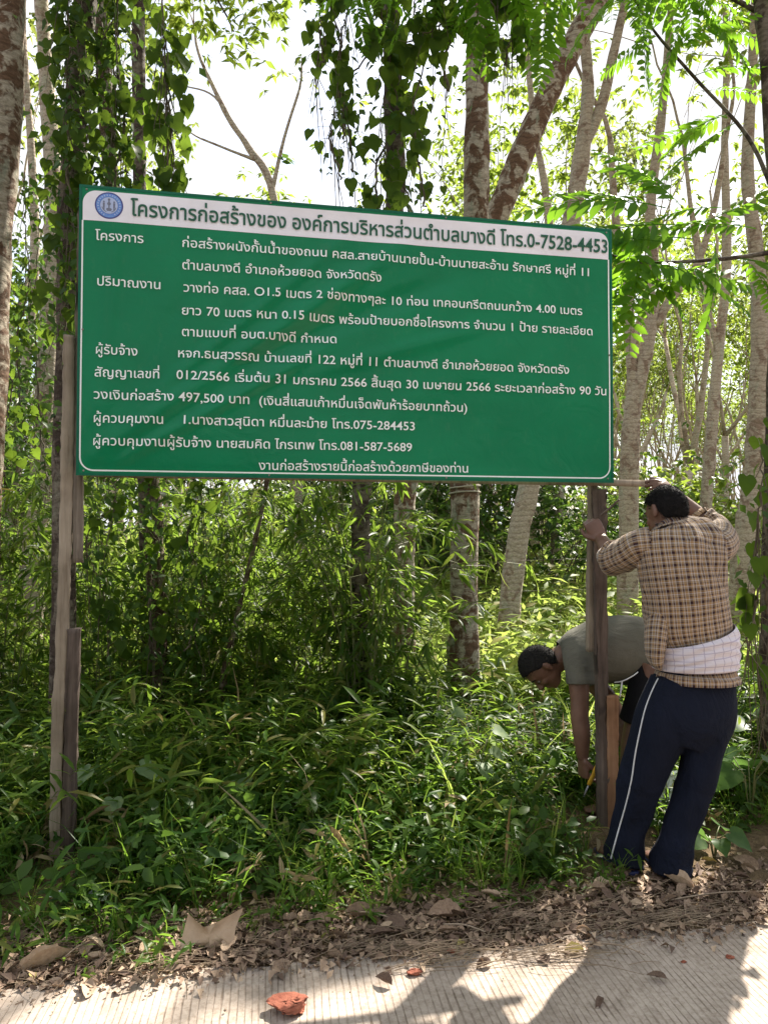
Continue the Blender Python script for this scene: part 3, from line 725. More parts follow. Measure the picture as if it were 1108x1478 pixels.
def near_tree(label, pxs, depth, mat, seed, up_len=2.2, lvl=3, per=35, crown_mat='leaf_canopy', group=None, name='rubber_tree', forks=(), size=.13, rad=.35, leafy=True, spread=.5, top_dir=None, rough=.05):
    """pxs: (px, py, width px) from the foot up; the trunk is buried a little and goes on above the frame"""
    rg = np.random.default_rng(seed)
    pts = np.array([P(x, y, depth if len(q) == 0 else q[0]) for x, y, w, *q in pxs]); rr = np.array([w for x, y, w, *q in pxs]) * .5 * depth / FPX
    foot = pts[0].copy(); foot[2] = float(gz(foot[0], foot[1])) - .08
    if pts[0][2] > foot[2] + .12:
        pts = np.vstack([[foot + (0, 0, 0)], pts]); rr = np.concatenate([[rr[0] * 1.18], rr])
    P4 = spline(np.column_stack([pts, rr]), 6); pts, rr = P4[:, :3], P4[:, 3].clip(.004)
    rr = rr * (1 + .045 * np.sin(np.linspace(0, 23, len(rr)) + seed) + .03 * rg.standard_normal(len(rr)))
    root = thing(name, label, 'tree', (pts[0][0], pts[0][1], max(0, pts[0][2])), group)
    g = Geo(); g.add(*tube(pts, rr, 16, rough=.035, rng=rg)); tubes = []; tips = []
    for f in forks:
        q = np.array([P(x, y, depth if len(z) == 0 else z[0]) for x, y, w, *z in f]); w = np.array([x[2] for x in f]) * .5 * depth / FPX
        Q4 = spline(np.column_stack([q, w]), 6); g.add(*tube(Q4[:, :3], Q4[:, 3].clip(.003), 10, rough=.03, rng=rg))
        if leafy: grow(rg, Q4[-1, :3], Q4[-1, :3] - Q4[-4, :3], Q4[-1, 3] * .9, up_len * .7, max(0, lvl - 1), tubes, tips, spread)
    d = pts[-1] - pts[-4] if top_dir is None else np.array(top_dir)
    if leafy: grow(rg, pts[-1], d, rr[-1], up_len, lvl, tubes, tips, spread)
    gg = tubes_geo(tubes, rg) if tubes else None
    part(root, 'trunk', *g.get(), M[mat])
    if gg: part(root, 'branch', *gg.get(), M[mat])
    if tips: part(root, 'crown', *cluster(rg, tips, max(5, int(per * CROWN_K)), rad, leaf4(.2), size, gaps=True), M[crown_mat], smooth=False, kind='stuff')
    return root
near_tree('thick pale mottled trunk at the far left edge of the scene', [(-34, 1010, 58), (-26, 700, 54), (-14, 420, 54), (0, 200, 56), (7, 0, 60), (8, -60, 60)], 4.7, 'bark_mottled', 11, 1.8, 3, 40)
near_tree('slender pale trunk standing just left of the board', [(38, 960, 38), (48, 820, 36), (62, 650, 29), (72, 450, 26), (76, 260, 23), (68, 130, 21), (60, 0, 20), (57, -60, 19)], 7.6, 'bark_pale', 12, 2.2, 3, 35)
T3 = near_tree('stout dark trunk wrapped in creepers behind the board\'s top left corner', [(92, 960, 36, 4.5), (94, 700, 34), (98, 480, 33), (102, 300, 33), (112, 130, 32), (124, 0, 30), (128, -60, 30)], 4.5, 'bark_dark', 13, 1.8, 3, 40)
T3b = near_tree('thin creeper hung trunk behind the board, second from its left end', [(230, 960, 26), (224, 820, 25), (220, 690, 22), (196, 480, 22), (162, 270, 22), (152, 130, 22), (146, -60, 22)], 4.9, 'bark_wet', 14, 1.8, 2, 30)
near_tree('straight grey trunk rising beside the hanging creeper', [(212, 900, 16), (208, 690, 17), (204, 400, 18), (201, 200, 19), (200, 0, 19), (199, -60, 19)], 5.4, 'bark_dark', 15, 1.8, 2, 30)
near_tree('thin leaning sapling under the middle of the board', [(322, 985, 10), (345, 880, 8), (366, 790, 7), (386, 690, 7), (402, 560, 6), (410, 430, 5)], 4.9, 'bark_wet', 16, .8, 1, 20, leafy=False, name='sapling')
T5 = near_tree('dark creeper covered trunk above the middle of the board', [(518, 980, 36), (520, 860, 32), (523, 690, 27), (545, 480, 26), (570, 300, 27), (567, 150, 26), (563, 0, 25), (562, -60, 25)], 4.9, 'bark_dark', 17, 1.8, 3, 40)
near_tree('straight trunk with brown mottled bark just right of the board\'s middle', [(668, 990, 46), (669, 860, 42), (671, 690, 39), (680, 480, 37), (687, 300, 36), (688, 140, 34), (687, 0, 33), (687, -60, 33)], 5.6, 'bark_mottled', 18, 2.0, 3, 45)
near_tree('mottled trunk leaning strongly to the right above the board', [(583, 870, 30), (585, 780, 30), (588, 690, 30), (640, 500, 33), (722, 300, 35), (762, 200, 35), (808, 100, 34), (862, 0, 33), (900, -60, 32)], 6.6, 'bark_mottled', 19, 2.2, 3, 45)
near_tree('pale forked tree whose foot shows left of the bent man', [(735, 880, 34), (748, 770, 31), (765, 690, 29), (795, 480, 27), (822, 330, 25), (840, 215, 24), (848, 120, 17), (840, 30, 14), (835, -40, 13)], 8.6, 'bark_pale', 20, 2.2, 3, 40, forks=[[(841, 212, 18), (868, 150, 16), (884, 80, 14), (902, 0, 12), (915, -60, 10)]])
near_tree('pale forked trunk directly behind the board\'s right edge', [(905, 900, 32), (906, 780, 28), (911, 600, 25), (934, 495, 20), (943, 400, 16), (938, 300, 14), (955, 160, 12), (965, 40, 10)], 9.5, 'bark_pale', 21, 2.0, 3, 30,
          forks=[[(915, 585, 17), (909, 500, 15), (906, 430, 14), (890, 340, 12), (880, 200, 9)], [(944, 470, 14), (972, 425, 13), (1003, 388, 11), (1030, 300, 9), (1050, 180, 7)]])
near_tree('broad pale trunk to the right of the standing man', [(1068, 890, 36), (1075, 780, 33), (1089, 670, 31), (1096, 520, 26), (1092, 380, 22), (1078, 250, 17), (1085, 100, 14), (1090, 0, 12)], 8.8, 'bark_pale', 22, 2.2, 3, 30, forks=[[(1096, 500, 15), (1112, 420, 13), (1120, 300, 10)]])
near_tree('pale trunk between the standing man and the right edge', [(1012, 850, 19), (1020, 700, 17), (1035, 520, 15), (1048, 380, 13), (1045, 200, 10), (1050, 60, 8)], 13, 'bark_pale', 23, 2.4, 3, 24, forks=[[(1036, 510, 9), (1015, 420, 8), (1000, 330, 7), (985, 200, 5)]], size=.17)
near_tree('slim pale trunk seen just left of the right post', [(798, 850, 15), (803, 770, 15), (806, 690, 14), (800, 480, 12), (790, 300, 11), (770, 180, 9), (760, 60, 8)], 13, 'bark_pale', 24, 2.4, 3, 24, size=.17)
near_tree('thin bare tree standing against the bright sky left of centre', [(430, 800, 18), (420, 560, 16), (396, 290, 12), (360, 215, 10), (330, 170, 8), (296, 100, 5)], 12, 'bark_pale', 25, .7, 1, 7, forks=[[(392, 280, 7), (410, 200, 5), (432, 130, 4)], [(372, 232, 6), (340, 220, 4), (290, 200, 3)], [(350, 200, 5), (310, 140, 3), (270, 125, 2)]], size=.13, crown_mat='leaf_yellow', rad=.3)
near_tree('pale trunk far left behind the slender one', [(10, 820, 16), (30, 600, 15), (50, 400, 13), (46, 220, 11), (36, 100, 10), (30, -40, 9)], 11, 'bark_pale', 26, 2.2, 3, 24)

near_tree('added rubber tree just outside the right edge whose crown shades the road', [(1300, 950, 34), (1302, 700, 32), (1306, 450, 30), (1300, 250, 28), (1290, 60, 26)], 6.8, 'bark_mottled', 61, 2.2, 3, 70, spread=.75, rad=.5)  # added out of frame; dense crown blocks sun from the road
near_tree('second added rubber tree outside the right edge, crown spread to shade the road', [(1190, 900, 30), (1188, 700, 29), (1180, 450, 27), (1176, 250, 25), (1170, 20, 23)], 7.6, 'bark_mottled', 63, 2.4, 3, 60, spread=.75, rad=.5)  # also added out of view, to throw more shade on the road
# the plantation behind: a few template trees, copied down the rows
def far_template(seed):
    rg = np.random.default_rng(seed); tubes = []; tips = []
    h = rg.uniform(2.2, 3.6); lean = rg.normal(0, .09, 2); pts = []; 
    for t in np.linspace(0, 1, 6): pts.append([lean[0] * h * t + rg.normal(0, .02), lean[1] * h * t + rg.normal(0, .02), h * t - .15 * (t == 0)])
    pts = np.array(pts); r = np.linspace(.125, .085, 6) * rg.uniform(.85, 1.15)
    tubes.append((pts, r))
    for k in range(rg.integers(2, 4)):
        grow(rg, pts[-1], norm([rg.normal(0, .30), rg.normal(0, .30), 1]), r[-1] * rg.uniform(.55, .75), rg.uniform(2.2, 3.2), 3, tubes, tips, .30, .5, .07, (1, 2))
    return tubes_geo(tubes, rg, 8, .04, 3).get(), cluster(rg, tips, 15, .45, LEAF2, .22, .8)
FT = []; FCR = []
for i in range(8):
    tr, cr = far_template(100 + i); FCR.append(cr[0])
    FT.append((mesh('trunk', tr[0], tr[1], M['bark_far']), mesh('crown', cr[0], cr[1], M['leaf_canopy'], smooth=False), mesh('crown', cr[0], cr[1], M['leaf_yellow'], smooth=False)))
rg = np.random.default_rng(77); cnt = 0
row = np.array([.22, 1.0]); row = row / np.linalg.norm(row); cross = np.array([row[1], -row[0]])
pos = []
for a_ in range(0, 26):
    for c_ in range(-9, 16):
        p = np.array([-1.0, 11.0]) + row * a_ * 2.6 + cross * c_ * 3.0 + rg.normal(0, .35, 2)
        px = CX + p[0] / p[1] * FPX
        if p[1] < 10.5 or px < -260 or px > 1380: continue
        if px < 560 and (rg.random() < (.9 if p[1] < 30 else .6)) and not px < 60: continue     # the open patch of sky to the left
        if 380 < px < 700 and p[1] < 20: continue
        hit = False
        for cq in (P(720, 880, 8.0), P(900, 870, 9.0), P(640, 860, 7.0), P(1010, 880, 8.0)):
            for hh in (6.5, 9.0): hit |= np.linalg.norm(p - cq[:2] - np.array(to_sun)[:2] / to_sun[2] * hh) < 1.9
        if hit: continue
        pos.append(p)
pos.sort(key=lambda p: p[1]); pos = pos[:250]
ROWS = {}
for p in pos:
    ti = rg.integers(8); t = FT[ti]; px = CX + p[0] / p[1] * FPX
    zi = int(np.searchsorted([0, 112, 480, 884, 925, 1062], px)); zone_ = ['beyond the far left edge', 'left of the board', "behind the board's left half", "behind the board's right half", 'between board and standing man', 'behind the standing man', 'right of the standing man'][zi]
    far_ = ['in the near rows', 'in the middle rows', 'in the far rows'][int(np.searchsorted([18, 32], p[1]))]
    o = thing('rubber_tree', 'pale slender rubber tree ' + zone_ + ' ' + far_, 'tree', (p[0], p[1], float(gz(p[0], p[1]))), 'rubber trees ' + zone_ + ' ' + far_)
    ROWS.setdefault(o['group'], []).append((px, o))
    o.rotation_euler = (rg.normal(0, .03), rg.normal(0, .03), rg.uniform(0, 6.28)); s = rg.uniform(.85, 1.25); o.scale = (s, s, s * rg.uniform(.9, 1.15))
    link('trunk', t[0], o); which = 1 if rg.random() < .7 else 2; cme = t[which]
    if p[1] < 24:        # leaves cut out of this crown to let chosen sun flecks through
        mwm = np.array(o.matrix_basis); cv = FCR[ti].reshape(-1, 4, 3); ctr = cv.mean(1) @ mwm[:3, :3].T + mwm[:3, 3]; sv = np.array(to_sun); kp = np.ones(len(ctr), bool)
        for gc, gr in GAPS: v_ = ctr - gc; t_ = v_ @ sv; kp &= ~((np.linalg.norm(v_ - t_[:, None] * sv, axis=1) < gr + .1) & (t_ > 1))
        if not kp.all(): vv_ = cv[kp].reshape(-1, 3); cme = mesh('crown', vv_, (LEAF2[1][None] + (np.arange(kp.sum()) * 4)[:, None, None]).reshape(-1, 3), M['leaf_canopy' if which == 1 else 'leaf_yellow'], smooth=False)
    link('crown', cme, o, kind='stuff')

ORD = ['leftmost', 'second from the left', 'third from the left', 'fourth from the left', 'third from the right', 'second from the right', 'rightmost']
for grp, lst in ROWS.items():      # name the few of a row one by one, from left to right
    lst.sort(key=lambda q: q[0]); n = len(lst)
    if not 1 < n <= 7: continue
    names = {2: [0, 6], 3: [0, 1, 6], 4: [0, 1, 5, 6], 5: [0, 1, 2, 5, 6], 6: [0, 1, 2, 4, 5, 6], 7: range(7)}[n]
    for (px, o), k in zip(lst, names): o['label'] = o['label'].replace('pale slender rubber tree', 'rubber tree, ' + ORD[k] + ',')
# trees on the other side of the road, behind the viewer
rg = np.random.default_rng(55)
for k in range(34):
    x, y = rg.uniform(-16, 16), -rg.uniform(6.5, 16); t = FT[rg.integers(8)]
    o = thing('rubber_tree', 'rubber tree on the far side of the road behind the viewer', 'tree', (x, y, float(gz(x, y))), 'rubber trees across the road'); o.rotation_euler = (0, 0, rg.uniform(0, 6.28)); s = rg.uniform(.8, 1.05); o.scale = (s, s, s)
    link('trunk', t[0], o); link('crown', t[1], o, kind='stuff')

# ------------------------------------------------------------------ low growth
def sprig(rg, h, nleaf, ll, lw, arch, tmpl=None, start=.15):
    """a bamboo-grass stem with alternate lance leaves"""
    tv, tf = tmpl or leaf8(lw, .35, .35); g = Geo(); d = rg.uniform(0, 6.28); dx = np.array([np.cos(d), np.sin(d), 0])
    t = np.linspace(0, 1, 7); st = np.outer(t, [0, 0, h]) + np.outer(t ** 2 * h * arch, dx) - np.outer(t ** 3 * h * arch * .35, [0, 0, 1])
    g.add(*tube(st, np.linspace(.0022, .0008, 7), 3, cap=False))
    tt = np.linspace(start, 1, nleaf) + rg.normal(0, .02, nleaf); tt = tt.clip(0, 1)
    p = np.stack([np.interp(tt, t, st[:, i]) for i in range(3)], -1)
    az = d + np.arange(nleaf) * 2.4 + rg.normal(0, .5, nleaf); el = rg.normal(.25, .3, nleaf)
    Y = np.stack([np.cos(az) * np.cos(el), np.sin(az) * np.cos(el), np.sin(el)], -1)
    R = basis(Y, np.stack([rg.normal(0, .25, nleaf), rg.normal(0, .25, nleaf), np.ones(nleaf)], -1))
    g.add(*inst(tv, tf, p, R, ll * rg.uniform(.6, 1.2, nleaf))); V, F = g.get()
    return V, F
def merge_scatter(tmpls, pos, R, s, rg, mat, name, parent=None, **kw):
    G_ = Geo(); pick = rg.integers(0, len(tmpls), len(pos))
    for i, (tv, tfs) in enumerate(tmpls):
        m = pick == i
        if not m.any(): continue
        n = m.sum(); k = len(tv); V = (tv[None] * s[m][:, None, None]) @ R[m].transpose(0, 2, 1) + pos[m][:, None]
        F = [(f[None] + (np.arange(n) * k)[:, None, None]).reshape(-1, f.shape[1]) for f in tfs]
        G_.add(V.reshape(-1, 3), F)
    V, F = G_.get()
    if parent is None: return link(name, mesh(name, V, F, mat), None, **kw)
    return part(parent, name, V, F, mat, **kw)
rg = np.random.default_rng(8)
def blade_tuft(rg, n, h, w, mat=None):
    g = Geo()
    for _ in range(n):
        a = rg.uniform(0, 6.28); d = np.array([np.cos(a), np.sin(a), 0]); hh = h * rg.uniform(.5, 1.2); b = rg.uniform(.2, .9)
        t = np.linspace(0, 1, 5); c = np.outer(t, [0, 0, hh]) + np.outer(t ** 2 * hh * b, d) - np.outer(t ** 4 * hh * .35 * b, [0, 0, 1]) + rg.normal(0, .01, 3) * [1, 1, 0]
        sd = np.array([-d[1], d[0], 0]); ww = w * np.array([.8, 1, .9, .6, .02])[:, None]
        V = np.concatenate([c - sd * ww, c + sd * ww]); i = np.arange(4)
        g.add(V, np.stack([i, i + 1, i + 6, i + 5], -1))
    V, F = g.get(); return V, F
SPR_S = [sprig(rg, rg.uniform(.16, .3), 8, .095, .105, rg.uniform(.3, .9)) for _ in range(10)]
SPR_M = [sprig(rg, rg.uniform(.4, .62), 13, .12, .09, rg.uniform(.3, .8)) for _ in range(10)]
SPR_B = [sprig(rg, rg.uniform(.25, .4), 9, .09, .26, rg.uniform(.2, .6), leaf8(.26, .2, .25, 1.1)) for _ in range(8)]
SPR_F = [sprig(rg, rg.uniform(.3, .55), 7, .16, .15, rg.uniform(.2, .7), leaf4(.15)) for _ in range(8)]
TUFT = [blade_tuft(rg, 9, .34, .0032) for _ in range(8)]
TUFT_F = [blade_tuft(rg, 6, .45, .007) for _ in range(6)]
def edge_dist(x, y): return (np.stack([x, y], -1) - E0[:2]) @ en
def zone(n, x0, x1, d0_, d1_, rg, power=1.0):
    """points on the verge: x range, distance from the road edge"""
    x = rg.uniform(x0, x1, n * 3); t = d0_ + (d1_ - d0_) * rg.random(n * 3) ** power
    s = (x - E0[0]) / ed[0]; p = E0[:2][None] + ed[None] * s[:, None] + en[None] * t[:, None]
    return p[:n]
def front(x):   # where the weeds begin, metres from the road edge
    return np.interp(x, [-1.3, -.75, -.3, .3, .9, 1.2, 1.6], [-.04, .0, .11, .15, .25, .40, .68]) + .05 * np.sin(x * 4.1 + .5) + .04 * np.sin(x * 9.7)
def keep_front(p, rg, soft=.18):
    d = edge_dist(p[:, 0], p[:, 1]) - front(p[:, 0]); k = d > rg.uniform(0, soft, len(p)); return p[k], d[k]
def put(tmpls, n, x0, x1, d0_, d1_, mat, name, smin, smax, tilt=.25, power=1.0, hfun=None, avoid=True, **kw):
    p = zone(n, x0, x1, d0_, d1_, rg, power); p, d = keep_front(p, rg)
    if avoid:    # the men have trodden the weeds down where they stand
        k = (((p[:, 0] - 1.28) / .42) ** 2 + ((p[:, 1] - 3.22) / .26) ** 2 > 1); p, d = p[k], d[k]
    s = rg.uniform(smin, smax, len(p)) * (np.clip(.5 + d * .9, .4, 1.0))
    for qx, qy, ra, rb2 in ((-1.30, 2.98, .17, .30), (1.07, 3.50, .17, .28), (.98, 3.72, .26, .3), (G(302, 1350)[0], G(302, 1350)[1] - .02, .17, .14)):
        s = s * np.where(((p[:, 0] - qx) / ra) ** 2 + ((p[:, 1] - qy) / rb2) ** 2 < 1, .38, 1)
    if hfun is not None: s = s * hfun(p)
    z = gz(p[:, 0], p[:, 1]) - .01
    return merge_scatter(tmpls, np.column_stack([p, z]), rotm(rg, len(p), tilt), s, rg, M[mat], name, kind='stuff', **kw)
put(SPR_S, 3600, -2.6, 3.4, .0, 2.1, 'leaf_weed', 'low_bamboo_grass', .7, 1.25, .35, 1.1, label='low leafy bamboo grass along the verge')
put(TUFT, 900, -2.6, 3.4, .0, 2.4, 'leaf_weed', 'grass', .6, 1.2, .3, 1.1, label='thin grass blades among the weeds')
put(TUFT_F, 110, -2.6, 3.4, .35, 2.8, 'leaf_sun_tinted', 'arching_grass', .6, 1.25, .3, 1.0, label='taller arching pale grass blades among the weeds')
put(TUFT_F, 80, -2.6, 3.4, .35, 2.8, 'leaf_dead', 'dead_stems', .6, 1.2, .5, 1.0, label='dead straw coloured stems among the weeds')
put(SPR_S, 260, -2.6, 3.4, .1, 2.4, 'leaf_dead', 'withered_leaves', .8, 1.3, .7, 1.0, label='withered brown leaves caught in the weeds')
put(SPR_B, 1500, -2.6, 3.4, .4, 2.6, 'leaf_bush', 'broadleaf_weeds', .5, 1.0, .3, 1.0, label='small broad leaved weeds on the verge')
dip = lambda p: np.where((p[:, 0] > .55) & (p[:, 0] < 2.2), .62, 1.0)
put(SPR_M, 2300, -3.0, 3.6, 1.0, 3.0, 'leaf_bamboo', 'tall_bamboo_grass', .75, 1.25, .3, .9, dip, label='knee high bamboo grass behind the posts')
# the sunlit floor of the plantation
rg = np.random.default_rng(9)
n = 11000; yy = 5.3 + 22 * rg.random(n) ** 1.7; xx = (rg.uniform(-.62, .66, n)) * (yy + 2)
merge_scatter(SPR_F, np.column_stack([xx, yy, gz(xx, yy)]), rotm(rg, n, .3), rg.uniform(.6, 1.5, n) * np.clip(yy / 9, .8, 2), rg, M['leaf_sun_tinted'], 'ground_cover', kind='stuff', label='sunlit yellow green weeds on the plantation floor')
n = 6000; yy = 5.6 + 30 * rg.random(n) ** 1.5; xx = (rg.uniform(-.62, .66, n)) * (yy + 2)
merge_scatter(TUFT_F, np.column_stack([xx, yy, gz(xx, yy)]), rotm(rg, n, .2), rg.uniform(.7, 1.5, n) * np.clip(yy / 10, .8, 2), rg, M['leaf_sun_tinted'], 'tall_grass', kind='stuff', label='loose tall grass on the plantation floor')

def bush(label, c, size, nleaf, mat, seed, leaf=.12, w=.22, group=None, name='bush'):
    """shrub: stems fanning out of one foot and leaf clumps at their ends"""
    rg = np.random.default_rng(seed); z0 = float(gz(c[0], c[1])); root = thing(name, label, 'shrub', (c[0], c[1], z0), group)
    tubes = []; tips = []
    for k in range(7):
        d = norm([rg.normal(0, .45) * size[0], rg.normal(0, .35), size[2]]); 
        grow(rg, np.array([c[0] + rg.normal(0, .08) * size[0], c[1] + rg.normal(0, .08), z0 - .05]), d, .016, size[2] * rg.uniform(.4, .62), 2, tubes, tips, .55, .1)
    t2 = []
    for p, d in tips: q = p.copy(); q[2] = max(q[2], z0 + .12); t2.append((q, d))
    part(root, 'stem', *tubes_geo(tubes, rg).get(), M['vine_stem'])
    part(root, 'foliage', *cluster(rg, t2, max(5, nleaf // len(t2)), .16 * size[2], leaf4(w), leaf, .9, .3), M[mat], smooth=False, kind='stuff')
    return root
BL = ['dark bush just right of the pale trunk under the board\'s middle', 'tall dark bush directly left of the cord wound trunk', 'dark bush behind the cord wound mottled trunk', 'dense dark bush between the cord wound trunk and the pale forked tree', 'low dark bush at the foot of the pale forked tree', 'dark bush just left of the right post',
      'dark bush behind the top of the right post', 'tallest dark bush, left of the pale trunk under the board\'s middle', 'tall bush farther back behind the cord wound trunk', 'lighter bush farther back left of the right post', 'lighter low bush behind the standing man\'s left arm']
for i, (px, Y, h, n, mat) in enumerate([(590, 12, 2.6, 1500, 'leaf_bush'), (625, 14, 3.4, 1600, 'leaf_bush'), (655, 12.5, 2.6, 1500, 'leaf_bush'), (700, 13, 3.0, 1800, 'leaf_bush'), (738, 11.5, 2.0, 1300, 'leaf_bush'), (790, 12.5, 2.2, 1500, 'leaf_bush'),
        (840, 13, 2.3, 1400, 'leaf_bush'), (570, 16, 4.2, 1600, 'leaf_bush'), (680, 17, 4.6, 1700, 'leaf_bush'), (780, 18, 3.4, 1500, 'leaf_canopy'), (870, 17, 2.2, 1300, 'leaf_canopy')]):
    bush(BL[i], (P(px, 700, Y)[0], Y), (1.2, 1, h), n, mat, 300 + i, .15, .24, 'dark bushes behind the clearing')
for i, (px, Y, h, n) in enumerate([(-20, 9, 3.6, 1900), (40, 10.5, 4.2, 1900), (90, 8.5, 3.0, 1700), (-60, 7, 3.4, 1700), (140, 11, 3.6, 1700), (230, 12, 3.2, 1600), (320, 13, 3.0, 1500), (420, 13, 3.0, 1500), (490, 14, 3.2, 1500)]):
    bush('tall leafy bush ' + ['at the far left edge of the thicket', 'between the edge and the slender pale trunk', 'just behind the two left posts', 'leftmost in the thicket, partly cut by the frame', 'right of the left posts behind the thicket', 'behind the thin creeper hung trunk under the board', 'behind the thin leaning sapling under the board', 'left of the dark trunk under the board', 'right behind the dark trunk under the board'][i], (P(px, 700, Y)[0], Y), (1.3, 1, h), n, 'leaf_bush', 330 + i, .15, .22, 'thicket bushes on the left')
for i in range(26):
    Y = rg.uniform(14, 42); px = rg.uniform(600, 1250); bush('low ' + ('yellow green' if i % 2 else 'fresh green') + ' shrub among the plantation trees, ' + ['left of the right post', 'between board and standing man', 'behind the standing man', 'right of the standing man', 'beyond the right edge'][int(np.searchsorted([850, 925, 1062, 1108], px))] + (' nearer' if Y < 28 else ' farther off'), (P(px, 700, Y)[0], Y), (1.5, 1, rg.uniform(1.2, 2.4)), 700, 'leaf_sun_tinted' if i % 2 else 'leaf_canopy', 360 + i, .22, .25, 'shrubs between the plantation trees')
for i in range(16):
    Y = rg.uniform(22, 48); px = rg.uniform(-150, 600); bush('pale shrub far behind the thicket', (P(px, 700, Y)[0], Y), (1.6, 1, rg.uniform(2.0, 3.4)), 700, 'leaf_canopy', 400 + i, .24, .25, 'shrubs far behind the thicket')

def bamboo(label, px, Y, h, nst, seed, mat='leaf_bamboo', lean=0.0, spread=.28, ll=.13, group='bamboo clumps behind the board'):
    rg = np.random.default_rng(seed); x = P(px, 900, Y)[0]; z0 = float(gz(x, Y)); root = thing('bamboo_clump', label, 'bamboo', (x, Y, z0), group)
    g = Geo(); ps = []; ds = []
    for k in range(nst):
        a = rg.uniform(0, 6.28); d = np.array([np.cos(a), np.sin(a) * .6, 0]); b = np.array([x, Y, z0 - .03]) + d * rg.uniform(0, spread); hh = h * rg.uniform(.55, 1.1); ar = rg.uniform(.1, .55)
        t = np.linspace(0, 1, 9); c = b + np.outer(t, [0, 0, hh]) + np.outer(t ** 2.2 * hh * ar, d + [lean, 0, 0]) - np.outer(t ** 4 * hh * ar * .6, [0, 0, 1])
        g.add(*tube(c, np.linspace(.006, .0015, 9), 4, cap=False))
        for q in np.linspace(.18, 1, 16):
            p = np.array([np.interp(q, t, c[:, i]) for i in range(3)]); a2 = rg.uniform(0, 6.28); br = np.array([np.cos(a2), np.sin(a2), rg.uniform(-.2, .4)]) * rg.uniform(.08, .28)
            g.add(*tube(np.array([p, p + br * .6, p + br + [0, 0, -.04]]), [.0016, .0012, .0006], 3, cap=False))
            for _ in range(rg.integers(4, 8)):
                ps.append(p + br * rg.uniform(.4, 1.05)); dd = br / np.linalg.norm(br) + rg.normal(0, .55, 3); dd[2] -= .55; ds.append(dd)
    ps, ds = np.array(ps), np.array(ds); n = len(ps); R = basis(ds, np.stack([rg.normal(0, .5, n), rg.normal(0, .5, n), np.ones(n)], -1))
    part(root, 'cane', *g.get(), M['stem_green']); part(root, 'foliage', *inst(*leaf8(.085, .35, .25), ps, R, ll * rg.uniform(.55, 1.2, n)), M[mat], kind='stuff')
    return root
for i, (px, Y, h, n_) in enumerate([(150, 5.0, 2.0, 13), (210, 5.6, 2.4, 13), (262, 4.9, 1.9, 13), (300, 5.5, 2.4, 15), (345, 5.1, 2.0, 12), (395, 5.7, 2.2, 14), (440, 5.2, 1.8, 11), (60, 5.4, 2.0, 11), (0, 5.0, 1.7, 11), (120, 6.2, 2.5, 12), (480, 6.2, 2.2, 11)]):
    bamboo('slender leafy bamboo clump ' + ['just right of the left posts under the board', 'left of the creeper hung trunk under the board', 'just right of the creeper hung trunk under the board', 'left of the leaning sapling\'s foot', 'right of the leaning sapling\'s foot', 'third to the left of the dark middle trunk', 'nearest on the left of the dark middle trunk', 'left of the left posts', 'at the far left edge', 'behind the left posts', 'just behind the dark middle trunk'][i], px, Y, h, n_, 500 + i)
bamboo('leafy bamboo climbing round the dark trunk under the middle of the board', 528, 4.75, 2.3, 20, 520, spread=.16, group=None)
bamboo('leafy bamboo leaning out beside the pale trunk right of the board\'s middle', 560, 5.0, 1.7, 12, 521, spread=.15, lean=.2, group=None)

for k in range(18):
    x, y = -14 + 28 * (k + .5) / 18 + rg.normal(0, .4), -rg.uniform(5.2, 7.5); bush('leafy hedge bush on the far side of the road behind the viewer', (x, y), (1.6, 1, rg.uniform(1.8, 3.0)), 1100, 'leaf_bush', 450 + k, .2, .28, 'bushes across the road')

# ------------------------------------------------------------------ creepers with big leaves (each leaf an object), fronds
HEART = [mesh('leaf', *[x for x in heart_leaf(40 + i, .42 + .04 * (i % 3))], M['leaf_vine']) for i in range(7)]
HEARTB = [mesh('leaf', *[x for x in heart_leaf(60 + i, .46)], M['leaf_broad']) for i in range(3)]
HEARTP = [mesh('leaf', *[x for x in heart_leaf(70 + i, .34)], M['leaf_pale']) for i in range(3)]
def mat4(R, s, t):
    m = Matrix(((R[0][0] * s, R[0][1] * s, R[0][2] * s, t[0]), (R[1][0] * s, R[1][1] * s, R[1][2] * s, t[1]), (R[2][0] * s, R[2][1] * s, R[2][2] * s, t[2]), (0, 0, 0, 1)))
    return m
def leaf_obj(root, me, pos, Yd, Zd, s, name='leaf'):
    R = basis(np.array([Yd]), np.array([Zd]))[0]; o = bpy.data.objects.new(name, me); C.objects.link(o); o.parent = root
    o.matrix_basis = mat4(R, s, np.array(pos) - np.array(root.matrix_basis.translation)); return o
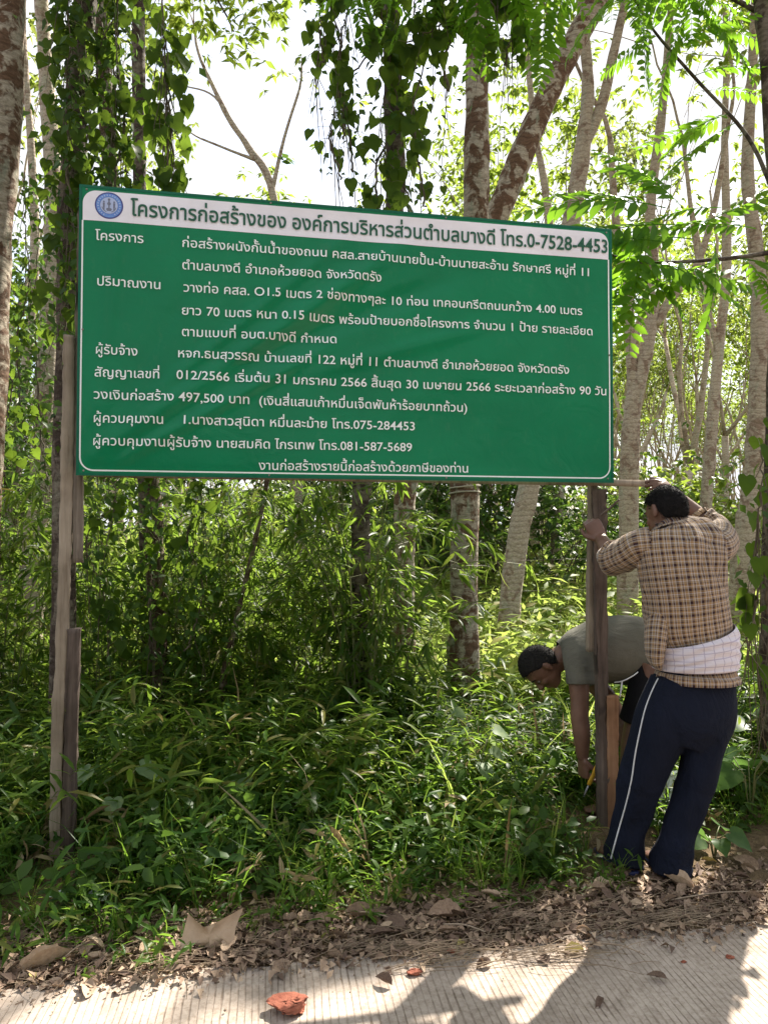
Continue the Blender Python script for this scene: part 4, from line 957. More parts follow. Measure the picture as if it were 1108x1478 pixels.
def creeper(label, strands, leaves, seed, smin, smax, stuff=0, group=None, size_boost=None, stuff_box=None):
    """strands: list of pixel polylines with depth; leaves hang along them"""
    rg = np.random.default_rng(seed); first = P(*strands[0][-1]); root = thing('creeper', label, 'creeper', tuple(first), group)
    g = Geo(); lines = []
    for s in strands:
        q = spline(np.array([P(*p) for p in s]), 10); q = q + rg.normal(0, .006, q.shape); lines.append(q); g.add(*tube(q, np.linspace(.006, .0035, len(q)) * rg.uniform(.6, 1.4), 5))
    part(root, 'vine_stem', *g.get(), M['vine_stem'])
    allp = np.concatenate(lines); hang = Geo()
    for k in range(leaves):
        l = lines[rg.integers(len(lines))] if k % 3 else lines[0 if len(lines) == 1 else rg.integers(len(lines))]
        b = l[rg.integers(len(l))]; a = rg.uniform(0, 6.28); out = np.array([math.cos(a), math.sin(a) * .8 - .25, rg.normal(-.1, .4)]) * rg.uniform(.03, .13)
        p = b + out; hang.add(*tube(np.array([b, b + out * .6 + [0, 0, .01], p]), [.0018, .0014, .0012], 3, cap=False))
        Yd = np.array([out[0] * 3 + rg.normal(0, .3), out[1] * 2 + rg.normal(0, .3), -1.0]); Zd = np.array([rg.normal(0, .5), -1 + rg.normal(0, .6), .5])
        leaf_obj(root, HEART[rg.integers(7)], p, Yd, Zd, rg.uniform(smin, smax))
    part(root, 'leaf_stalk', *hang.get(), M['stem_green'], kind='stuff')
    if stuff:
        ii = rg.integers(0, len(allp), stuff); p = allp[ii] + rg.normal(0, .075, (stuff, 3)); a = rg.uniform(0, 6.28, stuff)
        R = basis(np.stack([np.cos(a), np.sin(a), -rg.uniform(.2, 1.4, stuff)], -1), np.stack([rg.normal(0, .5, stuff), -.7 + rg.normal(0, .5, stuff), np.ones(stuff)], -1))
        part(root, 'small_leaves', *inst(*leaf4(.3), p, R, rg.uniform(.03, .075, stuff)), M['leaf_bush'], smooth=False, kind='stuff')
        h = Geo()
        for _ in range(40):
            b = allp[rg.integers(len(allp))]; L_ = rg.uniform(.15, .7); w = rg.normal(0, .04, 2)
            h.add(*tube(np.array([b, b + [w[0] * .3, w[1] * .3, -L_ * .3], b + [w[0], w[1], -L_ * .7], b + [w[0] * 1.4, w[1], -L_]]), [.003, .0025, .002, .001], 4, cap=False))
        part(root, 'hanging_root', *h.get(), M['vine_stem'], kind='stuff')
    return root
rg = np.random.default_rng(21)
def strand(x0, x1, y0, y1, Y, wig=10, n=6):
    t = np.linspace(0, 1, n); return [(x0 + (x1 - x0) * q + rg.normal(0, wig), y0 + (y1 - y0) * q, Y + rg.normal(0, .04)) for q in t]
creeper('dense curtain of dark creeper leaves on the thick trunk above the board\'s left end', [strand(108, 98, 620, -60, 4.28, 7), strand(122, 88, 500, -60, 4.2, 9), strand(132, 118, 480, -60, 4.25, 10), strand(90, 108, 420, -60, 4.3, 8)], 150, 31, .055, .10, 1000)
creeper('leafy creeper spilling between the two trunks above the round emblem', [strand(160, 148, 330, -60, 4.5, 9), strand(175, 170, 330, -60, 4.45, 10), strand(188, 160, 330, -60, 4.5, 8), strand(140, 178, 330, -60, 4.4, 14)], 130, 32, .05, .10, 650)
creeper('straight hanging creeper with single heart shaped leaves against the bright sky', [[(243, 275, 4.3), (241, 200, 4.3), (240, 120, 4.3), (236, 50, 4.3), (236, -60, 4.3)], [(249, 270, 4.32), (246, 160, 4.32), (238, 40, 4.3)]], 75, 33, .065, .115, 60)
creeper('heavy creeper with large round leaves on the dark trunk above the middle of the board', [strand(560, 568, 330, -60, 4.62, 8), strand(585, 545, 320, -60, 4.6, 12), strand(548, 580, 320, -60, 4.6, 12), strand(522, 520, 250, -60, 4.55, 14), strand(612, 600, 300, -60, 4.5, 12)], 150, 34, .045, .135, 450)
creeper('loose creeper hanging left of the dark middle trunk against the sky', [strand(478, 498, 260, -60, 4.5, 10), strand(500, 470, 200, -60, 4.5, 12), strand(455, 470, 110, -60, 4.5, 10)], 60, 35, .06, .105, 120)
creeper('creeper with oval leaves hanging beside the mottled trunks near the top', [strand(640, 648, 130, -60, 4.4, 12), strand(715, 720, 60, -60, 4.4, 12), strand(735, 748, 95, -60, 4.4, 10), strand(600, 650, 70, -40, 4.4, 16)], 90, 36, .07, .12, 150)
creeper('creeper with drooping dark leaves at the right edge beside the standing man', [strand(1085, 1104, 930, 650, 3.7, 6), strand(1106, 1110, 1000, 600, 3.75, 5)], 38, 37, .07, .11, 60)
creeper('dim creeper on the thin trunk seen under the left half of the board', [strand(226, 222, 960, 660, 4.7, 8), strand(160, 150, 950, 660, 4.6, 14), strand(270, 285, 940, 680, 4.7, 12)], 110, 38, .05, .09, 900)
creeper('small creeper leaves over the bushes left of the board', [strand(20, 40, 640, 250, 5.2, 14), strand(60, 66, 700, 280, 5.3, 10), strand(-5, 0, 700, 350, 5.0, 12)], 90, 39, .05, .085, 900)

# --- feathery compound leaves: a tree on the right verge reaching over the board, and a branch above
def frond_mesh(seed, L_=.62, pairs=13):
    rg = np.random.default_rng(seed); t = np.linspace(0, 1, 10); bend = rg.uniform(.18, .4)
    rach = np.stack([.03 * np.sin(t * 3), t * L_, -bend * L_ * t ** 2], -1); g = Geo(); g.add(*tube(rach, np.linspace(.003, .0012, 10), 4, cap=False))
    q = np.repeat(np.linspace(.14, .97, pairs), 2); sd = np.tile([1, -1], pairs); p = np.stack([np.interp(q, t, rach[:, i]) for i in range(3)], -1)
    Y = np.stack([sd * 1.0, .55 + rg.normal(0, .12, 2 * pairs), -.22 + rg.normal(0, .15, 2 * pairs)], -1); Z = np.stack([rg.normal(0, .2, 2 * pairs), rg.normal(0, .2, 2 * pairs), np.ones(2 * pairs)], -1)
    s = L_ * .20 * np.sin(np.pi * (q * .82 + .12)) ** .5 * rg.uniform(.85, 1.1, 2 * pairs)
    g.add(*inst(*leaf8(.17, .25, .2, 1.1), p, basis(Y, Z), s))
    V, F = g.get(); return mesh('frond', V, F, M['leaf_frond'])
FR = [frond_mesh(80 + i, .55 + .03 * i, 12 + i % 3) for i in range(6)]
def frond(root, pos, Yd, s, Zd=(0, 0, 1)):
    return leaf_obj(root, FR[rg.integers(6)], pos, np.array(Yd, float), np.array(Zd, float) + rg.normal(0, .15, 3), s, 'frond')
ft = near_tree('dark leaning trunk at the right edge carrying feathery green fronds', [(1128, 1110, 50), (1118, 950, 44), (1122, 700, 38), (1128, 400, 32), (1112, 120, 26), (1098, 0, 22), (1090, -60, 20)], 4.15, 'bark_dark', 41, 1.6, 2, 20, name='feathery_tree')
def branch(root, pts, r0, r1):
    q = spline(np.array([P(*p) for p in pts]), 8); part(root, 'branch', *tube(q, np.linspace(r0, r1, len(q)), 7, rough=.03, rng=rg), M['bark_dark']); return q
q = branch(ft, [(1126, 362, 4.15), (1060, 372, 4.05), (980, 378, 3.95), (915, 378, 3.9), (868, 362, 3.88)], .014, .004)
for i in range(11):
    b = q[int(rg.uniform(.15, 1) * (len(q) - 1))]; a = rg.uniform(-1.9, 1.9); frond(ft, b, (rg.choice([-1, -1, 1]) * 1.0, rg.normal(0, .5), rg.normal(-.1, .3)), rg.uniform(.75, 1.15), (0, -.7, 1))
for px, py, dx, dz in [(925, 330, -.3, -1.0), (930, 335, -.1, -1.1), (890, 330, -1, -.1), (1000, 330, .3, .2), (1040, 300, -1, .25), (960, 300, -1, .1), (905, 350, -.9, -.7), (1090, 330, -.8, .1), (1030, 345, .2, -.7), (985, 300, -.4, .5), (1000, 345, -1, .15), (960, 350, -1, .25), (985, 325, -1, -.1), (1060, 320, -1, .3), (920, 300, -.6, .5), (965, 290, -.3, .8)]:
    frond(ft, P(px, py, 3.95 + rg.normal(0, .15)), (dx, rg.normal(0, .3), dz), rg.uniform(.8, 1.15), (0, -.8, .8))
q = branch(ft, [(1122, 300, 4.15), (1080, 200, 4.3), (1000, 110, 4.4), (940, 40, 4.4), (900, -30, 4.4)], .013, .006)
for i in range(14):
    b = q[int(rg.uniform(.3, 1) * (len(q) - 1))]; frond(ft, b, (rg.normal(-.2, .7), rg.normal(0, .6), rg.normal(-.5, .5)), rg.uniform(.5, .9))
q = branch(ft, [(1116, 30, 4.2), (1000, -30, 4.2), (880, -60, 4.1), (760, -50, 4.1), (620, -50, 4.2), (480, -60, 4.3)], .016, .006)
for i in range(44):
    b = q[int(rg.uniform(.1, 1) * (len(q) - 1))]; frond(ft, b + rg.normal(0, .08, 3), (rg.normal(0, .8), rg.normal(0, .6), rg.normal(-.55, .35)), rg.uniform(.5, .95))
# broad leaved plants in the weeds
def plant(label, px, py, leaves, size, meshes, seed, hgt=.25, group=None):
    rg = np.random.default_rng(seed); g0 = G(px, py); g0[2] = float(gz(g0[0], g0[1])); root = thing('leafy_plant', label, 'plant', tuple(g0), group); g = Geo()
    for k in range(leaves):
        a = k * 2.4 + rg.normal(0, .3); h = hgt * rg.uniform(.5, 1.1); tip = g0 + [math.cos(a) * size * .7, math.sin(a) * size * .6, h]
        g.add(*tube(np.array([g0 - [0, 0, .02], g0 + (tip - g0) * [.3, .3, .7], tip]), [.0035, .003, .002], 5))
        leaf_obj(root, meshes[rg.integers(len(meshes))], tip, (math.cos(a), math.sin(a), rg.normal(-.25, .2)), (rg.normal(0, .3), -.45, 1), size * rg.uniform(.75, 1.2))
    part(root, 'stem', *g.get(), M['stem_green']); return root
plant('pale green leafy plant catching the sun right of the left posts', 165, 1215, 5, .15, HEARTP, 1, .3)
plant('pale broad leaf lying over the weeds left of centre', 352, 1180, 3, .16, HEARTP, 2, .28)
plant('low plant with heart shaped leaves beside the standing man\'s right trouser cuff', 1030, 1235, 6, .09, HEARTB, 3, .13)
plant('dark heart leaved plant near the right edge at knee height', 1082, 1180, 7, .13, HEARTB, 4, .42)
plant('broad leaved plant behind the standing man at the right edge', 1100, 1120, 7, .14, HEARTB, 5, .5)
plant('small pale plant at the foot of the weeds just left of the board\'s middle', 460, 1260, 5, .07, HEARTB, 6, .12)
plant('small sunlit plant in the weeds right of centre', 690, 1170, 6, .1, HEARTP, 7, .4)
plant('pale small leaved plant left of the bent man\'s hand', 640, 1150, 7, .085, HEARTP, 8, .42)

# banana-like sunlit weeds behind the bent man
plant('yellow green broad leaved plant in the sunlit clearing', 845, 905, 6, .32, HEARTP, 9, .5)

# ------------------------------------------------------------------ wire fence, ropes on the trunk
wf = thing('wire_fence', 'thin rusty fence wires running behind the board past the mottled trunk', 'fence', tuple(P(570, 900, 5.45)))
M['wire'] = simple('wire', (.13, .10, .08), .8)
for y0, y1 in ((818, 806), (858, 850)):
    q = spline(np.array([P(560, y0 + 6, 5.35), P(620, y0 + 2, 5.4), P(668, y0, 5.44), P(760, y1 + 3, 5.7), P(900, y1, 6.2), P(1110, y1 - 4, 7.0)]), 10)
    g = Geo(); g.add(*tube(q, .0011, 4))
    for k in range(2, len(q) - 1, 2): c = q[k]; g.add(*tube(np.array([c + [0, 0, -.012], c + [.004, 0, .012]]), .0013, 3)); g.add(*tube(np.array([c + [-.01, 0, -.008], c + [.01, 0, .008]]), .0013, 3))
    part(wf, 'wire', *g.get(), M['wire'])
rope = thing('rope', 'pale cord wound twice round the mottled trunk just under the board', 'rope', tuple(P(670, 705, 5.6)))
M['rope'] = simple('rope', (.42, .38, .3), .8)
for k, (yy_, tl) in enumerate(((703, 3), (712, -2))):
    c = P(670.5, yy_, 5.6); t = np.linspace(0, 2 * np.pi, 25); r = .112
    part(rope, 'loop', *tube(np.stack([c[0] + r * np.cos(t), c[1] + r * np.sin(t), c[2] + .01 * np.cos(t + k)], -1), .006, 6), M['rope'])

# ------------------------------------------------------------------ litter: dry leaves one by one, straw, rubble
M['dry'] = simple('dry', (.20, .13, .085), .8, 14, (.36, .25, .17), .004, 60)
M['dry_pale'] = simple('dry_pale', (.40, .275, .18), .75, 10, (.54, .40, .28), .004, 60)
M['dry_dark'] = simple('dry_dark', (.09, .055, .038), .8, 14, (.19, .12, .08), .003, 80)
M['dry_yellow'] = simple('dry_yellow', (.42, .36, .10), .6, 12, (.52, .42, .16), .002, 60)
M['straw'] = simple('straw', (.36, .27, .18), .8, 9, (.17, .12, .08))
M['brick'] = simple('brick', (.26, .07, .04), .95, 30, (.42, .15, .09), .012, 60)
M['twig'] = simple('twig', (.22, .16, .11), .85, 30, (.34, .26, .19), .002, 90)
def dry_leaf(seed, w=.22, curl=.4, n=9, m=5):
    rg = np.random.default_rng(seed); y = np.linspace(0, 1, n); wid = w * np.sin(np.pi * (y ** .8)) ** .75 * (1 + .06 * rg.standard_normal(n)); wid[0] = .006; wid[-1] = .004; x = np.linspace(-1, 1, m); V = []
    a, b, c = rg.uniform(.1, curl), rg.uniform(-.9, 1.1), rg.uniform(-.9, .9)
    for i in range(n):
        for k in range(m):
            xx = x[k] * wid[i]; V.append([xx * (1 - .2 * a), y[i], a * abs(x[k]) ** 1.5 * wid[i] * 1.6 + b * .25 * y[i] ** 2 + c * xx * y[i] + .03 * np.sin(9 * y[i] + seed) * (1 - abs(x[k])) + .010 * rg.standard_normal()])
    i = (np.arange(n - 1)[:, None] * m + np.arange(m - 1)[None]).ravel(); V = np.array(V); V[:, 2] -= V[:, 2].min()
    return V, np.stack([i, i + 1, i + m + 1, i + m], -1)
DRY = []
for i in range(8):
    V, F = dry_leaf(i, [.2, .27, .34][i % 3], 1.1, 11, 7)
    DRY.append([mesh('fallen_leaf', V, F, M[k]) for k in ('dry', 'dry_pale', 'dry_dark', 'dry_yellow')])
rg = np.random.default_rng(14)
def on_ground(x, y):
    return .013 if edge_dist(np.array([x]), np.array([y]))[0] < 0 else float(gz(x, y)) + .004
n = 0
while n < 160:
    x = rg.uniform(-1.3, 1.75); d = rg.normal(.16 + .14 * max(0, x), .15)
    if d < -.06 or d > .75 + .2 * (x > .9): continue
    s = (x - E0[0]) / ed[0]; p = road_pt(s, d); px = CX + p[0] / p[1] * FPX
    if not -40 < px < 1150: continue
    k = rg.choice(4, p=[.42, .24, .32, .02]); o = link('fallen_leaf', DRY[rg.integers(8)][k], None, (p[0], p[1], on_ground(*p) + rg.uniform(.0, .02)))
    o.rotation_euler = (rg.normal(0, .3), rg.normal(0, .35), rg.uniform(0, 6.28)); sc = rg.uniform(.035, .085); o.scale = (sc, sc, sc)
    zi = int(np.searchsorted([230, 400, 640, 860], px)); zn = ['left of the star shaped leaf', 'around the star shaped leaf', 'left of centre', 'right of centre', 'below the standing man'][zi]; sf_ = 'on the concrete edge ' if d < 0 else 'in the litter '
    o['label'] = ['brown curled dead leaf ', 'pale tan dead leaf ', 'dark brown dead leaf ', 'small yellow fallen leaf '][k] + sf_ + zn
    o['category'] = 'leaf'; o['group'] = ['brown dead leaves ', 'pale dead leaves ', 'dark dead leaves ', 'yellow fallen leaves '][k] + sf_ + zn; n += 1
# single leaves that stand out
for px, py, s, rot, k, lab, cat in [
    (843, 1380, .075, 1.7, 3, 'yellow oval leaf lying on the concrete right of centre', 'leaf'), (672, 1365, .07, 2.6, 3, 'yellow green leaf on the litter near the road edge at centre', 'leaf'),
    (22, 1410, .17, -1.0, 1, 'large flat tan dead leaf at the far left edge of the litter', 'leaf'), (82, 1398, .11, 1.9, 1, 'upright folded tan leaf second from the left edge', 'leaf'), (118, 1392, .10, -1.3, 1, 'pale dead leaf third from the left edge', 'leaf'),
    (135, 1415, .09, .8, 1, 'thin whitish strip of leaf at the road edge on the left', 'leaf'), (95, 1432, .1, 1.4, 1, 'small orange tan leaf at the road edge on the left', 'leaf'),
    (885, 1278, .17, 2.3, 1, 'large tan leaf in front of the standing man\'s left foot', 'leaf'), (1003, 1288, .12, 1.0, 1, 'pale leaf in front of the standing man\'s right foot', 'leaf'),
    (745, 1268, .15, .5, 0, 'broad brown leaf propped in the weeds right of centre', 'leaf'), (668, 1330, .13, 1.5, 0, 'long brown leaf standing in the litter at centre', 'leaf'),
    (1095, 1262, .13, .4, 0, 'brown leaf on the litter slope at the right edge', 'leaf'), (545, 1330, .12, 1.5, 0, 'curled brown leaf left of centre in the litter', 'leaf'), (480, 1322, .12, .3, 1, 'pale brown leaf just right of the big star shaped leaf', 'leaf'),
    (48, 1424, .05, .5, 3, 'small greenish yellow leaf at the road edge on the far left', 'leaf'), (790, 1400, .05, .2, 2, 'tiny dark leaf on the concrete left of the yellow one', 'leaf'), (962, 1423, .06, 1.2, 2, 'tiny dark leaf on the concrete near the right end', 'leaf'), (868, 1448, .06, 2.6, 2, 'tiny brown leaf near the bottom right of the concrete', 'leaf'),
    (565, 1432, .06, 1.0, 2, 'small dark leaf on the concrete left of centre', 'leaf'), (710, 1398, .06, 2.0, 2, 'small dark leaf on the concrete at the road edge', 'leaf')]:
    p = G(px, py); o = link('fallen_leaf', DRY[rg.integers(8)][k], None, (p[0], p[1], on_ground(p[0], p[1]) + .003)); o.rotation_euler = (rg.normal(0, .15), rg.normal(0, .15), rot); o.scale = (s, s, s); o['label'] = lab; o['category'] = cat
# the big folded star shaped dead leaf
c = G(302, 1378); Yb = c[1]
out = np.array([(258, 1372), (272, 1318), (292, 1338), (303, 1336), (315, 1330), (351, 1310), (340, 1340), (337, 1366), (322, 1358), (306, 1384), (294, 1366), (276, 1362)], float)
V = [P(302, 1350, Yb + .03)]
for i, (x, y) in enumerate(out): V.append(P(x, y, Yb + [.0, .07, .02, .045, .03, .08, .05, .0, .03, -.01, .035, .01][i]))
V = np.array(V); V2 = [];
mid = (V[1:] + V[0]) / 2 + np.random.default_rng(1).normal(0, .006, (12, 3)); V = np.concatenate([V, mid]); F3 = []; F4 = []
for i in range(12): j = (i + 1) % 12; F3.append([0, 13 + i, 13 + j]); F4.append([13 + i, 1 + i, 1 + j, 13 + j])
o = link('dead_leaf', mesh('dead_leaf', V - c, [np.array(F3), np.array(F4)], M['dry_pale'], smooth=False), None, tuple(c)); o['label'] = 'big tan star shaped dead leaf standing at the edge of the litter'; o['category'] = 'leaf'
# straw and crumbs
g = Geo(); rg = np.random.default_rng(4)
for _ in range(1100):
    x = rg.uniform(-1.5, 2.0); d = abs(rg.normal(0, .22)) - .05 + .1 * rg.random(); s = (x - E0[0]) / ed[0]; p = road_pt(s, d); z = on_ground(*p) + rg.uniform(0, .018)
    a = rg.normal(.3, .8); L_ = rg.uniform(.02, .16); dv = np.array([math.cos(a), math.sin(a), rg.normal(0, .08)]) * L_; m_ = np.array([0, 0, rg.uniform(0, .012)]) + rg.normal(0, .004, 3)
    g.add(*tube(np.array([[*p, z], np.array([*p, z]) + dv * .5 + m_, np.array([*p, z]) + dv]), [.0012, .0011, .0006], 3, cap=False))
for (cx, cy) in ((600, 1400), (740, 1335), (900, 1340), (770, 1390), (560, 1380), (960, 1330), (200, 1395)):       # swept bundles of straw
    c = G(cx, cy)
    for _ in range(38):
        a = rg.normal(.35, .35); L_ = rg.uniform(.08, .26); q0 = c + [rg.normal(0, .1), rg.normal(0, .035), 0]; q0[2] = on_ground(q0[0], q0[1]) + rg.uniform(.003, .022); dv = np.array([math.cos(a), math.sin(a) * .5, rg.normal(0, .03)]) * L_
        g.add(*tube(np.array([q0, q0 + dv * .5 + [0, 0, rg.uniform(.002, .015)], q0 + dv]), [.0014, .0013, .0007], 3, cap=False))
V, F = g.get(); link('straw', mesh('straw', V, F, M['straw']), None, kind='stuff', label='dry straw swept along the edge of the concrete')
def crumbs(name, n, mat, dm, ds, smin, smax, label, tv, tf):
    x = rg.uniform(-1.6, 2.2, n); d = rg.normal(dm, ds, n); d = np.where(d < -.02, d * .5 + .0, d); s = (x - E0[0]) / ed[0]; p = E0[:2] + ed * s[:, None] + en * d[:, None]
    z = np.where(d < 0, .014, gz(p[:, 0], p[:, 1]) + .004) + rg.uniform(0, .012, n); V, F = inst(tv, tf, np.column_stack([p, z]), rotm(rg, n, .45), rg.uniform(smin, smax, n)); link(name, mesh(name, V, F, mat, smooth=False), None, kind='stuff', label=label)
crumbs('leaf_litter', 5200, M['dry_dark'], .16, .13, .008, .045, 'crumbled dark leaf litter beside the road', *leaf4(.3, .5, .3))
crumbs('leaf_litter', 3200, M['dry'], .17, .14, .01, .05, 'crumbled brown leaf litter beside the road', *leaf4(.28, .6, .3))
crumbs('leaf_litter', 1300, M['dry_pale'], .2, .19, .01, .04, 'crumbled pale leaf litter beside the road', *leaf4(.28, .6, .3))
cb = box((0, 0, 0), (1, .8, .6)); cbt = np.concatenate([cb[1][:, [0, 1, 2]], cb[1][:, [0, 2, 3]]])
crumbs('grit', 1500, M['straw'], .02, .16, .002, .007, 'grit scattered along the edge of the concrete', cb[0], cbt)
def chunk(seed, sx, sy, sz):
    rg = np.random.default_rng(seed); V, F = ellipsoid((0, 0, 0), (1, 1, 1), None, 26, 18); n = rg.normal(0, 1, (10, 3)); n /= np.linalg.norm(n, axis=1)[:, None]; h = rg.uniform(.45, .8, 10)
    for k in range(10): dd = V @ n[k]; m = dd > h[k]; V[m] -= (dd[m] - h[k])[:, None] * n[k]
    V += rg.normal(0, .05, V.shape); return V * [sx, sy, sz], F
def rubble(px, py, s, seed, label, asp=(1, .7, .38)):
    p = G(px, py); V, F = chunk(seed, s * asp[0], s * asp[1], s * asp[2]); V[:, 2] -= V[:, 2].min(); o = link('brick_fragment', mesh('brick_fragment', V, F, M['brick'], smooth=False), None, (p[0], p[1], on_ground(p[0], p[1]) - .002)); o['label'] = label; o['category'] = 'brick'
rubble(416, 1467, .075, 3, 'broken lump of red brick lying on the concrete at the bottom', (1, .68, .30))
rubble(598, 1412, .026, 4, 'small reddish orange leaf at the road edge near centre, modelled as a crumb'); rubble(652, 1380, .02, 5, 'small reddish brick crumb in the litter right of centre'); rubble(1052, 1388, .016, 6, 'tiny red brick crumb on the concrete at the right'); rubble(985, 1395, .012, 7, 'tiny brick crumb on the concrete left of the other one')  # the first one stands for a reddish orange leaf, built as brick
# twigs
for i, (x0, y0, x1, y1, r, lab) in enumerate([(500, 1330, 560, 1336, .004, 'short pale stick at the litter\'s edge left of centre'), (960, 1310, 1108, 1298, .0035, 'long thin stick in the litter near the right edge'), (640, 1345, 700, 1358, .004, 'stick lying in the litter at centre'), (90, 1395, 140, 1370, .003, 'thin twig leaning in the litter on the left'), (860, 1372, 930, 1392, .003, 'thin twig at the road edge right of centre')]):
    a, b = G(x0, y0), G(x1, y1); a[2] += .025; b[2] += .03; q = spline(np.array([a, (a + b) / 2 + [0, 0, .012], b]), 5); o = link('twig', mesh('twig', *[z for z in tube(q - a, np.linspace(r, r * .6, len(q)), 6)], M['twig']), None, tuple(a)); o['label'] = lab; o['category'] = 'twig'
# scraps of white litter in the weeds, plastic bag behind the man
M['plastic'] = simple('plastic', (.62, .68, .64), .25, 8, (.72, .76, .72), .004, 20)
def scrap(px, py, s, seed, label, name, cat, h=.3, z=.02):
    rg = np.random.default_rng(seed); p = G(px, py); p[2] = float(gz(p[0], p[1])) + z; u = np.linspace(-1, 1, 9); A, B2 = np.meshgrid(u, u); Zz = h * (rg.normal(0, .25, A.shape) + np.sin(A * 3 + seed) * .3 + np.cos(B2 * 4) * .2 + .5 * (1 - A ** 2) * (1 - B2 ** 2))
    V = np.stack([A * (1 + .2 * rg.normal(0, 1, A.shape)), B2 * .7, Zz], -1).reshape(-1, 3) * s; V[:, 2] -= V[:, 2].min(); i = (np.arange(8)[:, None] * 9 + np.arange(8)[None]).ravel()
    o = link(name, mesh(name, V, np.stack([i, i + 1, i + 10, i + 9], -1), M['plastic']), None, tuple(p)); o['label'] = label; o['category'] = cat; return o
scrap(88, 1300, .035, 1, 'crumpled white wrapper in the weeds in front of the left posts', 'wrapper', 'litter'); scrap(140, 1305, .05, 2, 'clear plastic scrap in the weeds right of the white wrapper', 'plastic_scrap', 'litter', .5)

# ------------------------------------------------------------------ people
def blob(name, geo, mat, voxel, root, smooth=2, **props):
    """join overlapping closed shapes into ONE continuous surface"""
    V, F = geo.get(); me = mesh(name + '_src', V, F, mat); o = bpy.data.objects.new(name + '_src', me); C.objects.link(o)
    m = o.modifiers.new('r', 'REMESH'); m.mode = 'VOXEL'; m.voxel_size = voxel; m.use_smooth_shade = True
    s = o.modifiers.new('s', 'SMOOTH'); s.factor = .5; s.iterations = smooth
    bpy.context.view_layer.update(); me2 = bpy.data.meshes.new_from_object(o.evaluated_get(bpy.context.evaluated_depsgraph_get())); bpy.data.objects.remove(o)
    me2.name = name; off = np.array(root.matrix_basis.translation); n = len(me2.vertices); co = np.empty(n * 3, np.float32); me2.vertices.foreach_get('co', co)
    co = co.reshape(-1, 3) - off; me2.vertices.foreach_set('co', co.ravel()); me2.update()
    if not me2.materials: me2.materials.append(mat)
    return link(name, me2, root, **props)
def limb(rows, k=20, m=6, side=None):
    """rows: (px, py, Y, half width px, half depth px)"""
    r = np.array([list(P(a, b, Y)) + [w * Y / FPX, d * Y / FPX] for a, b, Y, w, d in rows]); q = spline(r, m); return tube(q[:, :3], q[:, 3].clip(.002), k, ry=q[:, 4].clip(.002), side=side)
def limbw(rows, k=16, m=5, side=None):
    """rows: world x,y,z, ra, rb"""
    q = spline(np.array(rows, float), m); return tube(q[:, :3], q[:, 3].clip(.0015), k, ry=q[:, 4].clip(.0015), side=side)
def skin(name, c1, c2):
    m, nt, b, out = new_mat(name); n = noise(nt, 14, 5, .6, objco(nt)); r = ramp(nt, [(.35, c1), (.65, c2)], n.outputs['Fac']); nt.links.new(r.outputs['Color'], b.inputs['Base Color'])
    b.inputs['Roughness'].default_value = .5; b.inputs['Subsurface Weight'].default_value = .06; b.inputs['Subsurface Radius'].default_value = (.02, .008, .004)
    n2 = noise(nt, 260, 3, .6, objco(nt)); bump(nt, n2.outputs['Fac'], b, .3, .0015); return m
M['skin'] = skin('skin', (.12, .056, .037), (.17, .085, .058)); M['skin_dark'] = skin('skin_dark', (.13, .062, .04), (.18, .092, .06))
M['hair'] = simple('hair', (.006, .005, .005), .75, 160, (.014, .012, .012), .004, 240, .15); M['hair_grey'] = simple('hair_grey', (.009, .008, .008), .8, 120, (.025, .023, .021), .004, 240, .15)
M['eye_white'] = simple('eye_white', (.16, .13, .11), .5); M['eye_dark'] = simple('eye_dark', (.02, .012, .01), .2)
def frame_from(fwd, up):
    f = norm(fwd); u = norm(np.array(up, float) - f * np.dot(up, f)); l = np.cross(u, f); return np.stack([f, l, u], -1)      # columns: forward, left, up
def head_geo(g, c, R, s=1.0):
    """skull, jaw, brow, nose, lips, ears added to g; returns the local -> world map"""
    def W(p): return np.asarray(c) + R @ (np.asarray(p, float) * s)
    def el(p, r, Rl=None, nu=20, nv=14): g.add(*ellipsoid(W(p), np.array(r) * s, R if Rl is None else R @ Rl, nu, nv))
    el((0, 0, .01), (.094, .073, .10)); el((.028, 0, -.045), (.062, .058, .07)); el((.045, 0, -.085), (.042, .042, .036)); el((.07, 0, -.098), (.02, .022, .018))
    el((.074, 0, .022), (.022, .048, .014)); el((.062, .034, -.03), (.028, .022, .02)); el((.062, -.034, -.03), (.028, .022, .02))
    g.add(*limbw([[*W((.088, 0, .008)), .006 * s, .006 * s], [*W((.103, 0, -.018)), .009 * s, .009 * s], [*W((.112, 0, -.032)), .012 * s, .011 * s], [*W((.098, 0, -.04)), .012 * s, .01 * s]], 12, 4))
    el((.1, .012, -.035), (.011, .008, .008)); el((.1, -.012, -.035), (.011, .008, .008)); el((.087, 0, -.062), (.012, .024, .006)); el((.085, 0, -.072), (.012, .021, .007))
    for sd in (1, -1):
        a = math.radians(18 * sd); Re = np.array([[math.cos(a), -math.sin(a), 0], [math.sin(a), math.cos(a), 0], [0, 0, 1]])
        el((-.006, .079 * sd, -.012), (.017, .007, .031), Re, 14, 10); el((-.012, .084 * sd, -.005), (.012, .005, .024), Re, 12, 8); el((0, .078 * sd, -.035), (.009, .006, .012), Re, 10, 8)
    return W
